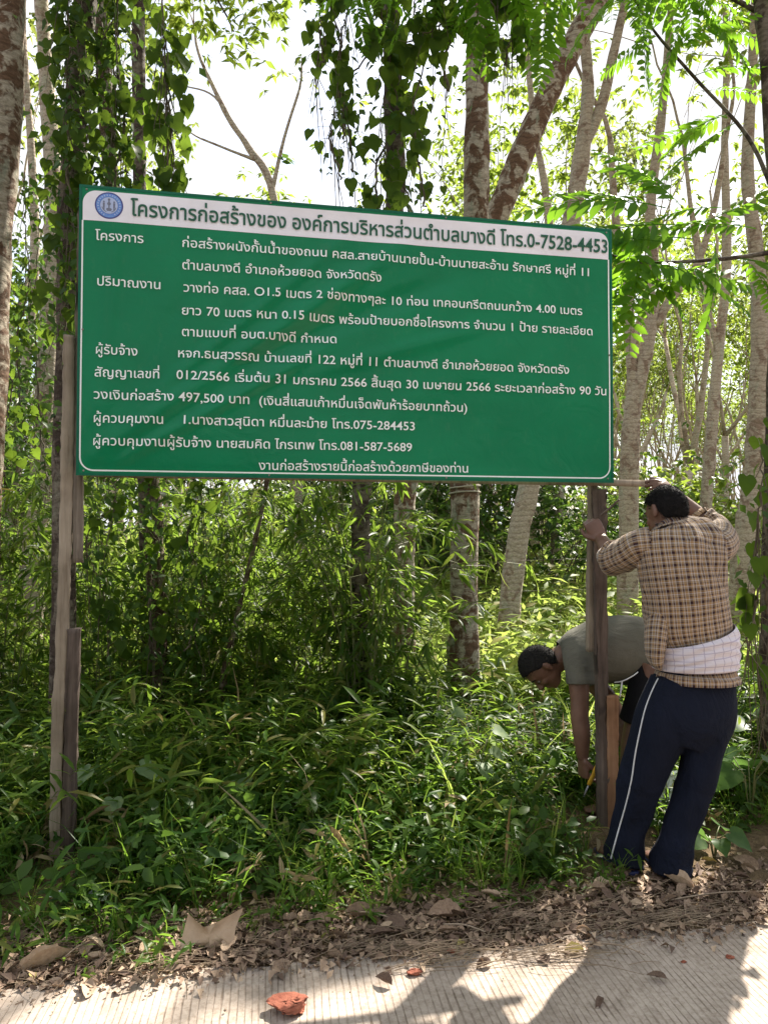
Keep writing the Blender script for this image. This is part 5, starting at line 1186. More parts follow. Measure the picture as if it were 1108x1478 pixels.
def hair_mesh(c, R, s, thick, seed, line=.052, nu=90, nv=64, bald=0.0, low=-.055):
    rg = np.random.default_rng(seed); V, F = ellipsoid((0, 0, 0), (1, 1, 1), None, nu, nv); q = V * [.094, .073, .10] + [0, 0, .01]
    # hair line: high in front, over the ears, low at the nape
    x = V[:, 0]; zl = np.interp(x, [-1, -.35, -.1, .15, .5, 1], [low, low + .005, .0, .012, line, line + .012]); m = np.clip((q[:, 2] - zl) / .012, 0, 1); m = m * m * (3 - 2 * m)
    tex = .5 * np.sin(V[:, 0] * 31 + V[:, 1] * 17) * np.sin(V[:, 2] * 23 + V[:, 1] * 29) + rg.normal(0, .6, len(V))
    V2 = V * (np.array([.094, .073, .10]) + (thick * m + (-.006) * (1 - m) + .0016 * tex * m)[:, None]) + [0, 0, .01]
    return np.asarray(c) + (V2 * s) @ R.T, F
def stubble(c, R, s, thick, low, n, seed, line=.052):
    """short hairs standing off the scalp"""
    rg = np.random.default_rng(seed); V = rg.normal(0, 1, (n * 2, 3)); V /= np.linalg.norm(V, axis=1)[:, None]; q = V * [.094, .073, .10] + [0, 0, .01]
    zl = np.interp(V[:, 0], [-1, -.35, -.1, .15, .5, 1], [low, low + .005, .0, .012, line, line + .012]) - .006; k = q[:, 2] > zl + rg.normal(0, .004, len(V)); V = V[k][:n]
    b = V * (np.array([.094, .073, .10]) + thick * .8) + [0, 0, .01]; d = V + np.array([.1, 0, -.5]) + rg.normal(0, .35, V.shape); d /= np.linalg.norm(d, axis=1)[:, None]; sd = np.cross(d, rg.normal(0, 1, V.shape)); sd /= np.linalg.norm(sd, axis=1)[:, None]; m = len(V)
    t = b + d * rg.uniform(.006, .013, m)[:, None]; W3 = np.concatenate([b - sd * .0009, b + sd * .0009, t]); i = np.arange(m); return np.asarray(c) + (W3 * s) @ R.T, np.stack([i, i + m, i + 2 * m], -1)
def eyes(root, W, s):
    for sd in (1, -1):
        e = part(root, 'eye', *ellipsoid(W((.0775, .031 * sd, -.002)), np.array([.0105] * 3) * s, None, 12, 8), M['eye_white']); part(e, 'iris', *ellipsoid(W((.0862, .031 * sd, -.003)), np.array([.0045] * 3) * s, None, 10, 6), M['eye_dark'])
        g = Geo(); g.add(*limbw([[*W((.088, .014 * sd, .021)), .003, .003], [*W((.089, .032 * sd, .027)), .004, .004], [*W((.08, .05 * sd, .021)), .0025, .0025]], 8, 4)); part(root, 'eyebrow', *g.get(), M['hair'])
def hand_geo(g, wrist, d, n, curl, side=1, s=1.0, spread=.12, thumb=(.9, .5), nails=None):
    """palm, four fingers and a thumb; d fingers' direction, n palm side (curling towards n), side = thumb side sign"""
    d = norm(d); n = norm(np.array(n, float) - d * np.dot(n, d)); a = np.cross(d, n) * side; w = np.asarray(wrist, float)
    def row(p, ra, rb): return [*p, ra * s, rb * s]
    g.add(*limbw([row(w - d * .03, .026, .021), row(w, .027, .020), row(w + d * .03 * s, .036, .017), row(w + d * .065 * s, .042, .0155), row(w + d * .088 * s, .040, .013), row(w + d * .096 * s, .034, .009)], 20, 5, side=a))
    for i, (off, L_, r) in enumerate(((.029, .068, .0090), (.0098, .076, .0092), (-.0098, .071, .0088), (-.029, .056, .0079))):
        c = curl[i] if hasattr(curl, '__len__') else curl; p = w + d * (.082 - .004 * abs(i - 1)) * s + a * off * s; dd = norm(d + a * (off * spread * 20)); pts = [row(p - dd * .02 * s, r, r), row(p, r * 1.05, r * 1.05)]
        for seg, k in ((.45, 1.0), (.32, 1.15), (.23, .8)):
            an = c * k; dd, nn_ = dd * math.cos(an) + n * math.sin(an), None; n2 = norm(n - dd * np.dot(n, dd)) if abs(np.dot(n, dd)) < .98 else norm(-d); p = p + dd * L_ * seg * s; pts.append(row(p, r * (.98 - .12 * seg), r * (.98 - .12 * seg)))
            if c > .2: n_loc = norm(n - dd * np.dot(n, dd)) if abs(np.dot(n, dd)) < .97 else -d
            else: n_loc = n
            n_save = n_loc; nxt = dd; 
            # turn about the knuckle axis for the next bone
            ax = np.cross(dd, n_save); an2 = 0; 
            n = n
        pts.append(row(p + dd * .004 * s, r * .6, r * .6)); g.add(*limbw(pts, 12, 3, side=a))
        if nails is not None: nails.append((p - dd * .006 * s, dd, norm(np.cross(a, dd)) * side, r * s))
    # thumb from the side of the palm, near its base
    p = w + d * .018 * s + a * .026 * s; td = norm(d * .75 + a * thumb[0] + n * thumb[1]); p2 = p + td * .04 * s; td2 = norm(d * .95 + a * thumb[0] * .3 + n * (thumb[1] + .25)); p3 = p2 + td2 * .03 * s; td3 = norm(d * .9 + n * (thumb[1] + .5) - a * .1); p4 = p3 + td3 * .024 * s
    g.add(*limbw([row(p - td * .01, .013, .013), row(p, .0155, .0145), row(p2, .0115, .0115), row(p3, .0105, .0105), row(p4, .0085, .0085), row(p4 + td3 * .004, .005, .005)], 12, 4))

# fabric materials -------------------------------------------------
def plaid():
    m, nt, b, out = new_mat('plaid'); uv = nt.nodes.new('ShaderNodeUVMap'); sep = nt.nodes.new('ShaderNodeSeparateXYZ'); nt.links.new(uv.outputs[0], sep.inputs[0])
    def stripes(sock, seq):
        f = mathn(nt, 'FRACT', mathn(nt, 'DIVIDE', sock, .043)); r = nt.nodes.new('ShaderNodeValToRGB'); r.color_ramp.interpolation = 'CONSTANT'; e = r.color_ramp.elements
        while len(e) < len(seq): e.new(.5)
        for i, (p, c) in enumerate(seq): e[i].position = p; e[i].color = (*c, 1)
        nt.links.new(f, r.inputs['Fac']); return r.outputs['Color']
    tan, mar, wht, org, br = (.30, .215, .14), (.035, .014, .018), (.50, .45, .44), (.34, .21, .10), (.09, .045, .038)
    a = stripes(sep.outputs['X'], [(0, mar), (.24, org), (.38, wht), (.45, tan), (.52, br), (.62, wht), (.68, org), (.86, tan), (.93, wht)])
    c = stripes(sep.outputs['Y'], [(0, mar), (.20, tan), (.34, wht), (.40, org), (.52, br), (.60, tan), (.78, wht), (.84, org), (.93, tan)])
    mx_ = mixc(nt, .5, a, c); n = noise(nt, 3.5, 3, .5, objco(nt)); r = ramp(nt, [(.3, (.85, .85, .85)), (.7, (1.05, 1.05, 1.05))], n.outputs['Fac']); cc = mixc(nt, 1, mx_, r.outputs['Color'], 'MULTIPLY')
    nt.links.new(cc, b.inputs['Base Color']); b.inputs['Roughness'].default_value = .9; b.inputs['Specular IOR Level'].default_value = .15; b.inputs['Sheen Weight'].default_value = .15
    n2 = noise(nt, 11, 5, .6, objco(nt, (1, 1, .6)), .8); n3 = noise(nt, 420, 2, .5, objco(nt)); h = mathn(nt, 'ADD', n2.outputs['Fac'], mathn(nt, 'MULTIPLY', n3.outputs['Fac'], .04)); bump(nt, h, b, .7, .03); return m
M['plaid'] = plaid()
def cloth(name, c1, c2, bs=9, bd=.02, rough=.9, stretch=(1, 1, .5)):
    m, nt, b, out = new_mat(name); n = noise(nt, 5, 5, .6, objco(nt)); r = ramp(nt, [(.3, c1), (.7, c2)], n.outputs['Fac']); nt.links.new(r.outputs['Color'], b.inputs['Base Color']); b.inputs['Roughness'].default_value = rough; b.inputs['Specular IOR Level'].default_value = .15
    n2 = noise(nt, bs, 5, .6, objco(nt, stretch), .8); n3 = noise(nt, 500, 2, .5, objco(nt)); h = mathn(nt, 'ADD', n2.outputs['Fac'], mathn(nt, 'MULTIPLY', n3.outputs['Fac'], .05)); bump(nt, h, b, .8, bd); return m
M['navy'] = cloth('navy', (.006, .008, .017), (.010, .013, .027), 8, .05); M['tee'] = cloth('tee', (.10, .097, .08), (.15, .142, .115), 8, .03, stretch=(.6, 1, 1)); M['black_cloth'] = cloth('black_cloth', (.006, .006, .008), (.012, .012, .014)); M['stripe'] = simple('stripe', (.6, .6, .62), .7); M['sandal'] = simple('sandal', (.02, .03, .12), .6); M['sole'] = simple('sole', (.02, .02, .02), .8)
def scarf_mat():
    m, nt, b, out = new_mat('scarf'); uv = nt.nodes.new('ShaderNodeUVMap'); sep = nt.nodes.new('ShaderNodeSeparateXYZ'); nt.links.new(uv.outputs[0], sep.inputs[0]); c = None
    for s, per, wdt in ((sep.outputs['X'], .045, .10), (sep.outputs['Y'], .03, .12)):
        f = mathn(nt, 'FRACT', mathn(nt, 'DIVIDE', s, per)); l = mathn(nt, 'LESS_THAN', f, wdt); c = l if c is None else mathn(nt, 'MAXIMUM', c, l)
    col = mixc(nt, c, (.62, .57, .63), (.42, .37, .47)); nt.links.new(col, b.inputs['Base Color']); b.inputs['Roughness'].default_value = .9
    n2 = noise(nt, 14, 4, .6, objco(nt, (.25, .25, 1.6)), .5); bump(nt, n2.outputs['Fac'], b, .8, .02); return m
M['scarf'] = scarf_mat()
def garment(rows, k=72, m=10, folds=None, uvscale=1.0, cap=False, side=(1, 0, 0)):
    """open tube of cloth with uv in metres; folds(a, t, pos) -> outward displacement"""
    r = np.array([list(P(a, b, Y)) + [w * Y / FPX, d * Y / FPX] for a, b, Y, w, d in rows]) if len(rows[0]) == 5 else np.array(rows)
    q = spline(r, m); n = len(q); V, F = tube(q[:, :3], q[:, 3], k + 1, cap=False, ry=q[:, 4], side=side)
    # tube() spaces k+1 angles over the full turn; rebuild so that the seam is doubled for the uv
    a = np.linspace(0, 2 * np.pi, k + 1); T = np.gradient(q[:, :3], axis=0); T /= np.linalg.norm(T, axis=1)[:, None]; s = norm(side); V = []; uv = []; L_ = np.concatenate([[0], np.cumsum(np.linalg.norm(np.diff(q[:, :3], axis=0), axis=1))]); rm = q[:, 3:5].mean()
    for i in range(n):
        s = norm(s - T[i] * np.dot(s, T[i])); d = np.cross(T[i], s); rad = np.cos(a)[:, None] * s * q[i, 3] + np.sin(a)[:, None] * d * q[i, 4]; p = q[i, :3] + rad; nrm = rad / (np.linalg.norm(rad, axis=1)[:, None] + 1e-9)
        if folds is not None: p = p + nrm * folds(a, i / (n - 1), p)[:, None]
        V.append(p); uv.append(np.stack([a * rm * 1.25, np.full(k + 1, L_[i])], -1))
    i = np.arange(n - 1)[:, None] * (k + 1); j = np.arange(k)[None]; Q = np.stack([i + j, i + j + 1, i + k + 2 + j, i + k + 1 + j], -1).reshape(-1, 4)
    return np.concatenate(V), Q, np.concatenate(uv) * uvscale
def rsum(seed, n=7, f0=2, f1=9):
    rg = np.random.default_rng(seed); A = [(rg.integers(f0, f1), rg.uniform(-9, 9), rg.uniform(0, 6.28), rg.uniform(.4, 1)) for _ in range(n)]
    return lambda a, t: sum(w * np.sin(f * a + g_ * t + ph) for f, g_, ph, w in A) / n * 1.6

# ---------- standing man in the plaid shirt
man = thing('person', 'standing man seen from behind in plaid shirt and navy track trousers, gripping the right post', 'person', tuple(G(935, 1245)))
Ym = 3.20
g = Geo()
Rh = frame_from((-.42, .80, -.42), (-.05, .45, .9)); hc = P(961, 738, 3.27); Wm = head_geo(g, hc, Rh, .97)
g.add(*limb([(968, 800, 3.24, 24, 22), (966, 775, 3.25, 20, 20), (963, 752, 3.26, 19, 20), (961, 740, 3.27, 18, 18)], 18, 4))                     # neck
g.add(*limb([(1003, 1000, 3.20, 44, 34), (1001, 960, 3.19, 46, 34), (995, 900, 3.17, 44, 32), (986, 850, 3.17, 48, 34), (980, 805, 3.2, 54, 34), (976, 782, 3.22, 50, 28), (970, 768, 3.24, 28, 20)], 26, 5))   # trunk
# legs with knees and feet
g.add(*limb([(975, 985, 3.19, 32, 32), (955, 1040, 3.18, 30, 30), (938, 1105, 3.17, 22, 22), (922, 1160, 3.18, 19, 21), (908, 1215, 3.19, 12, 13), (903, 1236, 3.19, 11, 12)], 18, 5))
g.add(*limb([(1022, 985, 3.19, 32, 32), (1020, 1040, 3.17, 29, 30), (1008, 1105, 3.15, 22, 22), (992, 1165, 3.14, 19, 21), (975, 1222, 3.13, 12, 13), (970, 1245, 3.13, 11, 12)], 18, 5))
for fx, fy, FY, dx in ((903, 1240, 3.19, -.25), (970, 1251, 3.13, -.1)):
    h = P(fx, fy, FY); h[2] = float(gz(h[0], h[1])) + .035; fd = norm([dx, 1, 0]); g.add(*limbw([[*(h - fd * .045 + [0, 0, .0]), .026, .026], [*h, .034, .034], [*(h + fd * .08 - [0, 0, .008]), .04, .026], [*(h + fd * .15 - [0, 0, .015]), .045, .018], [*(h + fd * .19 - [0, 0, .018]), .036, .012]], 16, 4, side=(1, 0, 0)))
    for k in range(5): a_ = np.array([-.032 + .016 * k, 0, 0]); g.add(*ellipsoid(h + fd * (.195 - .008 * abs(k - (3 if dx < -.2 else 1))) + a_ + [0, 0, -.02], (.009, .016, .009), None, 10, 8))
# left arm to the post
wr = P(867, 778, 3.53)
g.add(*limb([(925, 790, 3.22, 20, 20), (900, 802, 3.26, 17, 17), (886, 805, 3.34, 14, 14), (877, 794, 3.43, 12, 12), (867, 778, 3.53, 9.5, 9)], 16, 5, side=(0, 0, 1)))
nl = []; hand_geo(g, wr, (-.42, .28, .86), (.35, .93, -.1), [.75, .8, .85, .9], side=1, s=.98, thumb=(.7, .3), nails=nl)
# right arm, raised past the head to the rail
wr2 = P(975, 716, 3.53)
g.add(*limb([(1028, 795, 3.22, 21, 21), (1040, 785, 3.30, 18, 18), (1038, 772, 3.42, 15, 15), (1022, 756, 3.48, 13, 13), (1000, 738, 3.51, 12, 12), (975, 716, 3.53, 9, 9)], 16, 5, side=(0, 0, 1)))
hand_geo(g, wr2, (-.62, .10, .62), (-.35, .62, -.55), [.35, .5, .6, .7], side=-1, s=.98, thumb=(.5, .5), nails=nl)
blob('body', g, M['skin'], .0055, man, 2)
eyes(man, Wm, .97)
hv, hf = hair_mesh(hc, Rh, .97, .009, 5, low=-.07); gh = Geo(); gh.add(hv, hf); gh.add(*stubble(hc, Rh, .97, .009, -.07, 7000, 3))
part(man, 'hair', *gh.get(), M['hair'], label='short thick black hair')
# trousers
fo = rsum(3); 
g = Geo(); g.add(*limb([(1001, 960, 3.19, 48, 38), (1000, 985, 3.19, 57, 44), (996, 1020, 3.185, 64, 49), (990, 1050, 3.18, 60, 46), (984, 1072, 3.18, 44, 36)], 40, 6))
def leg(rows, seed):
    r = np.array([list(P(a, b, Y)) + [w * Y / FPX, d * Y / FPX] for a, b, Y, w, d in rows]); q = spline(r, 12); rs = rsum(seed, 9, 1, 6); a = np.linspace(0, 2 * np.pi, 48, endpoint=False); T = np.gradient(q[:, :3], axis=0); T /= np.linalg.norm(T, axis=1)[:, None]; s = np.array([1., 0, 0]); V = []
    n = len(q)
    for i in range(n):
        s = norm(s - T[i] * np.dot(s, T[i])); d = np.cross(T[i], s); t = i / (n - 1); f = 1 + (.06 + .13 * t ** 2.0) * rs(a, t * 2.2) + .05 * np.exp(-((t - .93) / .05) ** 2) * np.sin(a + 1) + .035 * np.sin(34 * t + 2.5 * np.sin(a)) * (t > .45)
        V.append(q[i, :3] + (np.cos(a)[:, None] * s * q[i, 3] + np.sin(a)[:, None] * d * q[i, 4]) * f[:, None])
    V = np.concatenate(V + [q[:1, :3], q[-1:, :3]]); k = 48; i = np.arange(n - 1)[:, None] * k; j = np.arange(k)[None]; j2 = (j + 1) % k; Q = np.stack([i + j, i + j2, i + k + j2, i + k + j], -1).reshape(-1, 4); jj = np.arange(k); j3 = (jj + 1) % k
    return V, [Q, np.stack([np.full(k, n * k), j3, jj], -1), np.stack([np.full(k, n * k + 1), (n - 1) * k + jj, (n - 1) * k + j3], -1)], q
LL = [(974, 985, 3.185, 33, 38), (957, 1040, 3.18, 40, 40), (939, 1085, 3.18, 35, 34), (924, 1130, 3.185, 31, 30), (913, 1175, 3.19, 25, 26), (903, 1210, 3.19, 25, 26), (898, 1238, 3.195, 28, 29), (897, 1243, 3.195, 27, 28)]
RL = [(1024, 985, 3.185, 33, 38), (1021, 1040, 3.17, 34, 38), (1013, 1085, 3.16, 28, 32), (1003, 1130, 3.15, 26, 28), (988, 1175, 3.14, 24, 26), (975, 1215, 3.13, 25, 27), (967, 1246, 3.125, 29, 30), (966, 1254, 3.125, 29, 30)]
v1, f1, q1 = leg(LL, 4); v2, f2, q2 = leg(RL, 9); g.add(v1, f1); g.add(v2, f2)
tr_ = blob('trousers', g, M['navy'], .006, man, 1, label='loose navy track trousers with a thin white side stripe')
# white piping on the outer side of the left leg, laid on the cloth
from mathutils.bvhtree import BVHTree
mw = np.array(man.matrix_basis.translation); vs = [tuple(v.co) for v in tr_.data.vertices]; bv = BVHTree.FromPolygons(vs, [tuple(p.vertices) for p in tr_.data.polygons])
pl = spline(np.array([P(a, b, 2.7) for a, b in [(950, 978), (941, 996), (931, 1022), (923, 1055), (916, 1090), (911, 1125), (903, 1160), (893, 1195), (884, 1228), (881, 1240)]]), 10); o_ = np.array([0, 0, HCAM]); hits = []
for p in pl:
    d = norm(p - o_); h = bv.ray_cast(Vector(o_ - mw), Vector(d))
    if h[0] is not None: hits.append(np.array(h[0]) + mw - d * .001)
hits = np.array(hits); hits = np.array([hits[max(0, i - 2):i + 3].mean(0) for i in range(len(hits))])
part(tr_, 'side_stripe', *tube(hits, .0036, 6, ry=.0025), M['stripe'], label='thin white stripe down the left trouser leg')
for fx, fy, FY, dx in ((903, 1240, 3.19, -.25), (970, 1251, 3.13, -.1)):
    h = P(fx, fy, FY); h[2] = float(gz(h[0], h[1])); fd = norm([dx, 1, 0]); sd = np.array([fd[1], -fd[0], 0]); g = Geo(); pts = []
    g.add(*limbw([[*(h - fd * .06 + [0, 0, .01]), .02, .008], [*(h - fd * .03 + [0, 0, .01]), .038, .01], [*(h + fd * .06 + [0, 0, .009]), .04, .009], [*(h + fd * .14 + [0, 0, .008]), .048, .008], [*(h + fd * .21 + [0, 0, .008]), .03, .006]], 16, 4, side=(1, 0, 0)))
    so = part(man, 'sandal', *g.get(), M['sandal']); g = Geo()
    for sg in (-1, 1): g.add(*tube(spline(np.array([h + fd * .04 + sd * .04 * sg + [0, 0, .015], h + fd * .09 + sd * .03 * sg + [0, 0, .055], h + fd * .16 + [0, 0, .035]]), 5), .005, 6))
    part(so, 'strap', *g.get(), M['sandal'])
# shirt
fo1 = rsum(11, 9, 2, 8); fo2 = rsum(12, 6, 1, 4)
def crease(a, t, a0, t0, a1, t1, w, amp):
    l = math.hypot(a1 - a0, (t1 - t0) * 4); s = ((a - a0) * (a1 - a0) + (t - t0) * (t1 - t0) * 16) / l / l; d = np.abs((a - a0) * (t1 - t0) * 4 - (t - t0) * 4 * (a1 - a0)) / l
    return amp * np.exp(-(d / w)) * np.clip(np.minimum(s, 1 - s) * 5, 0, 1)
CR = []
_r = np.random.default_rng(6)
for _ in range(26):
    a0 = _r.uniform(3.2, 6.2); t0 = _r.uniform(.1, .9); CR.append((a0, t0, a0 + _r.normal(0, .5), t0 + _r.uniform(.08, .3) * _r.choice([-1, 1]), _r.uniform(.04, .09), _r.uniform(.004, .011) * _r.choice([-1, 1])))
def sf(a, t, p): return sum(crease(a, t, *c) for c in CR) + sf0(a, t, p)
def sf0(a, t, p): return .010 * fo1(a, t * .8) * (.6 + t * .3) + .007 * fo2(a, t) + .011 * np.exp(-((t - .30) / .06) ** 2) * np.sin(5 * a + 2) + .007 * np.sin(26 * t + 3 * np.sin(2 * a)) * np.exp(-((t - .32) / .15) ** 2) + .004 * np.sin(19 * t + 9 * a) * np.exp(-((t - .8) / .12) ** 2)
SR = [(1004, 983, 3.19, 58.5, 51), (1004, 974, 3.19, 58, 50), (1004, 966, 3.19, 52, 41), (1002, 950, 3.19, 50, 40), (998, 932, 3.185, 53, 40), (993, 905, 3.18, 60, 43), (989, 865, 3.17, 61, 43), (985, 830, 3.175, 63, 42), (982, 800, 3.19, 65, 41), (981, 783, 3.205, 64, 36), (979, 773, 3.22, 55, 31), (974, 766, 3.235, 38, 26), (970, 762, 3.245, 23, 22)]
V, Q, uv = garment(SR, 110, 9, sf, 1.0); shirt = part(man, 'shirt', V, Q, M['plaid'], uv=uv, label='orange and maroon plaid shirt, loose at the waist')
rsL = rsum(15, 7, 2, 6)
slv = lambda a, t, p: .006 * rsL(a, t) + .003 * np.sin(30 * t + 2 * a)
V, Q, uv = garment([(938, 788, 3.205, 27, 30), (920, 790, 3.22, 26, 26), (910, 796, 3.24, 25, 24), (900, 801, 3.27, 24, 23), (889, 806, 3.31, 23.5, 23.5), (884, 806, 3.335, 25, 25), (883, 806, 3.338, 20, 20), (889, 806, 3.31, 19, 19)], 56, 8, slv, 1.0, side=(0, 0, 1)); part(shirt, 'sleeve', V, Q, M['plaid'], uv=uv)
V, Q, uv = garment([(1012, 795, 3.2, 30, 32), (1026, 793, 3.22, 27, 30), (1036, 787, 3.27, 25, 27), (1038, 778, 3.35, 23, 24), (1033, 766, 3.43, 21, 21), (1022, 756, 3.475, 20, 20), (1013, 750, 3.49, 19, 19), (1013, 750, 3.489, 15, 15)], 56, 8, slv, 1.0, side=(0, 0, 1)); part(shirt, 'sleeve', V, Q, M['plaid'], uv=uv)
V, Q, uv = garment([(972, 769, 3.24, 33, 27), (970, 762, 3.25, 27, 25), (968, 757, 3.255, 24, 23), (968, 756, 3.255, 27, 26), (970, 763, 3.25, 32, 29), (972, 770, 3.24, 37, 32)], 48, 4, lambda a, t, p: .0015 * np.sin(3 * a + 1), 1.0); part(shirt, 'collar', V, Q, M['plaid'], uv=uv)
# loose pouch of shirt at the left hip
V, Q, uv = garment([(952, 880, 3.17, 16, 24), (948, 905, 3.15, 16, 25), (945, 930, 3.135, 14, 26), (945, 950, 3.13, 12, 20), (949, 962, 3.14, 5, 9), (951, 965, 3.15, 1, 2)], 40, 8, lambda a, t, p: .004 * fo1(a, t * 2), 1.0); part(shirt, 'loose_fold', V, Q, M['plaid'], uv=uv)
# waist cloth
rw = rsum(21, 6, 1, 4)
sc_f = lambda a, t, p: .006 * rw(a, t) + .0035 * np.sin(t * 30 + 4 * np.sin(a * 2 + 1) + 3 * rw(a, t)) * np.sin(np.pi * t) + .002
V, Q, uv = garment([(1003, 965, 3.188, 56, 44), (1003, 962, 3.188, 59, 49), (1003, 950, 3.188, 59.5, 51), (1002, 936, 3.187, 60, 51), (1001, 922, 3.185, 60.5, 51), (1000, 917, 3.184, 57, 47)], 100, 12, sc_f, 1.0)
V[:, 2] += (V[:, 0] - P(1005, 940, 3.19)[0]) * .03
part(man, 'waist_cloth', V, Q, M['scarf'], uv=uv, label='pale lilac checked cloth tied round the waist')
# the thin stick held against the post
st_ = thing('wooden_stick', 'thin brown stick held in the standing man\'s left hand beside the post', 'stick', tuple(P(872, 738, 3.52))); part(st_, 'shaft', *tube(spline(np.array([P(866, 744, 3.53), P(880, 733, 3.5), P(893, 721, 3.47)]), 4), [.005] * 9, 7), M['wood_dark'])

# ---------- bent man
m2 = thing('person', 'bent over man in olive T-shirt and black shorts reaching to the ground beside the post', 'person', tuple(G(905, 1180)))
g = Geo(); Yb2 = 3.98
Rb = frame_from((-.30, -.12, -.95), (-.92, -.05, .18)); hb = P(780, 961, Yb2 - .02); Wb = head_geo(g, hb, Rb, 1.0)
g.add(*limb([(836, 935, Yb2, 26, 24), (818, 945, Yb2, 19, 18), (800, 955, Yb2, 17, 17), (788, 960, Yb2, 17, 17)], 18, 4, side=(0, 0, 1)))
g.add(*limb([(952, 950, Yb2 + .02, 36, 42), (925, 938, Yb2 + .02, 38, 40), (890, 935, Yb2, 36, 40), (855, 938, Yb2, 32, 46), (832, 942, Yb2, 24, 46), (818, 945, Yb2, 15, 26)], 26, 5, side=(0, 0, 1)))
for dy, kx in ((-.13, 0), (.14, 14)):
    Yl = Yb2 + dy; g.add(*limb([(945, 960, Yl, 24, 26), (932, 1010, Yl, 22, 23), (914 + kx, 1062, Yl, 16, 17), (908 + kx, 1110, Yl, 14, 15), (904 + kx, 1155, Yl, 9, 10), (902 + kx, 1178, Yl, 9, 10)], 16, 5, side=(1, 0, 0)))
    h = P(900 + kx, 1180, Yl); h[2] = float(gz(h[0], h[1])) + .03; fd = np.array([-1., 0, 0]); g.add(*limbw([[*(h - fd * .05), .024, .024], [*h, .03, .032], [*(h + fd * .09 - [0, 0, .006]), .036, .024], [*(h + fd * .17 - [0, 0, .014]), .04, .014], [*(h + fd * .2 - [0, 0, .016]), .03, .009]], 14, 4, side=(0, 1, 0)))
# near arm hanging straight down, hand closed on the tool
wr3 = P(840, 1094, Yb2 - .20)
g.add(*limb([(832, 945, Yb2 - .12, 20, 20), (834, 975, Yb2 - .16, 16, 16), (836, 1010, Yb2 - .18, 13.5, 13), (836, 1035, Yb2 - .19, 13, 12.5), (839, 1060, Yb2 - .20, 12.5, 12), (840, 1094, Yb2 - .20, 8.5, 8)], 16, 5, side=(1, 0, 0)))
nl2 = []; hand_geo(g, wr3, (.05, -.05, -1), (.9, .35, 0), [.75, .85, .9, .95], side=1, s=1.0, thumb=(.5, .7), nails=nl2)
g.add(*limb([(838, 950, Yb2 + .16, 20, 20), (858, 985, Yb2 + .18, 15, 15), (878, 1010, Yb2 + .16, 13, 13), (892, 1035, Yb2 + .10, 11, 11), (900, 1052, Yb2 + .02, 8.5, 8.5)], 16, 5, side=(1, 0, 0)))
hand_geo(g, P(900, 1052, Yb2 + .02), (.15, -.2, -1), (.5, .8, 0), .25, side=-1, thumb=(.8, .3))
blob('body', g, M['skin_dark'], .0065, m2, 2)
eyes(m2, Wb, 1.0)
hv, hf = hair_mesh(hb, Rb, 1.0, .008, 9, .05, low=-.065); gh = Geo(); gh.add(hv, hf); gh.add(*stubble(hb, Rb, 1.0, .008, -.065, 4200, 4))
part(m2, 'hair', *gh.get(), M['hair_grey'], label='short black hair, thin and greying at the crown')
rt = rsum(31, 9, 2, 7); tf_ = lambda a, t, p: .006 * rt(a, t * 1.2) + .005 * np.sin(18 * t + 2 * np.sin(a)) * np.exp(-((t - .85) / .15) ** 2)
V, Q, uv = garment([(944, 949, Yb2 + .02, 47, 48), (925, 941, Yb2 + .02, 49, 50), (900, 938, Yb2 + .01, 49, 50), (872, 938, Yb2, 46, 52), (850, 940, Yb2, 41, 54), (832, 942, Yb2, 33, 52), (820, 944, Yb2, 26, 40), (811, 947, Yb2, 21, 26)], 80, 8, tf_, side=(0, 0, 1)); tee = part(m2, 'tshirt', V, Q, M['tee'], label='plain olive grey short sleeved T-shirt')
V, Q, uv = garment([(834, 934, Yb2 - .09, 25, 22), (835, 950, Yb2 - .14, 23, 22), (836, 968, Yb2 - .165, 20.5, 20), (837, 986, Yb2 - .175, 20, 19), (837, 986, Yb2 - .175, 17, 17)], 44, 6, lambda a, t, p: .004 * rt(a, t), side=(1, 0, 0)); part(tee, 'sleeve', V, Q, M['tee'])
V, Q, uv = garment([(836, 936, Yb2 + .1, 25, 22), (844, 952, Yb2 + .16, 22, 21), (852, 970, Yb2 + .18, 20, 19), (858, 984, Yb2 + .18, 19, 18)], 44, 6, lambda a, t, p: .004 * rt(a, t), side=(1, 0, 0)); part(tee, 'sleeve', V, Q, M['tee'])
g = Geo(); g.add(*limb([(905, 968, Yb2 + .02, 20, 44), (925, 958, Yb2 + .02, 38, 48), (950, 955, Yb2 + .02, 42, 48), (968, 958, Yb2 + .02, 28, 40)], 30, 5, side=(0, 0, 1)))
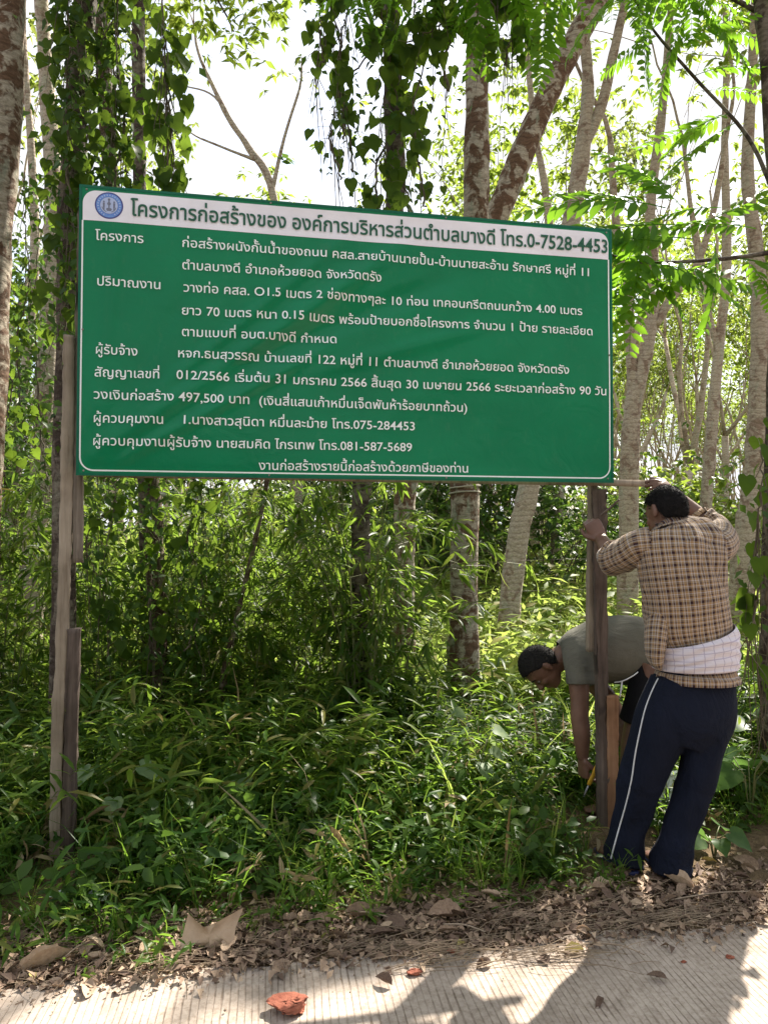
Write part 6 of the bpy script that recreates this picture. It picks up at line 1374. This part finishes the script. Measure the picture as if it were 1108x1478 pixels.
for dy in (-.13, .14): g.add(*limb([(944, 965, Yb2 + dy * .8, 32, 28), (935, 1000, Yb2 + dy, 30, 27), (924, 1030, Yb2 + dy, 27, 26), (919, 1046, Yb2 + dy, 27, 26)], 24, 5, side=(1, 0, 0)))
sh_ = blob('shorts', g, M['black_cloth'], .009, m2, 3, label='black knee length shorts with a pale drawstring')
part(sh_, 'drawstring', *tube(spline(np.array([P(886, 985, Yb2 - .24), P(898, 983, Yb2 - .26), P(912, 976, Yb2 - .25), P(920, 970, Yb2 - .22)]), 6), .003, 6), M['stripe']); part(sh_, 'drawstring', *tube(spline(np.array([P(897, 983, Yb2 - .25), P(896, 992, Yb2 - .26), P(894, 1006, Yb2 - .26)]), 5), .004, 6), M['stripe'])
# tool in his hand
M['yellow'] = simple('yellow', (.62, .36, .03), .4, 30, (.5, .28, .03)); M['steel'] = simple('steel', (.3, .3, .31), .35)
tl = thing('hand_tool', 'small tool with an orange yellow handle in the bent man\'s hand', 'tool', tuple(P(850, 1128, Yb2 - .2))); hdl = spline(np.array([P(862, 1104, Yb2 - .26), P(856, 1118, Yb2 - .25), P(849, 1133, Yb2 - .24)]), 5)
part(tl, 'handle', *tube(hdl, [.008, .011, .012, .012, .011, .010, .010, .011, .012, .011, .009], 10, ry=[.006] * 11), M['yellow']); part(tl, 'blade', *tube(np.array([hdl[-1], P(845, 1142, Yb2 - .235), P(842, 1150, Yb2 - .23)]), [.005, .0045, .003], 8), M['steel'])
# clear plastic bag seen between the standing man's legs
bg_ = thing('plastic_bag', 'crumpled greenish white plastic bag standing in the weeds behind the standing man\'s legs', 'bag', tuple(G(975, 1190))); rgb = np.random.default_rng(3); yb = 3.75
r = [(972, 1205, yb, 20, 16), (972, 1190, yb, 27, 20), (973, 1165, yb, 25, 18), (974, 1140, yb, 18, 12), (973, 1122, yb, 8, 6), (972, 1115, yb, 11, 7)]
rb_ = rsum(5, 12, 2, 13); V, Q, uv = garment(r, 60, 8, lambda a, t, p: .009 * rb_(a, t * 2.2)); part(bg_, 'sack', V, Q, M['plastic']); V, F = ellipsoid(P(972, 1204, yb), (.066, .052, .02)); part(bg_, 'bottom', V, F, M['plastic'])
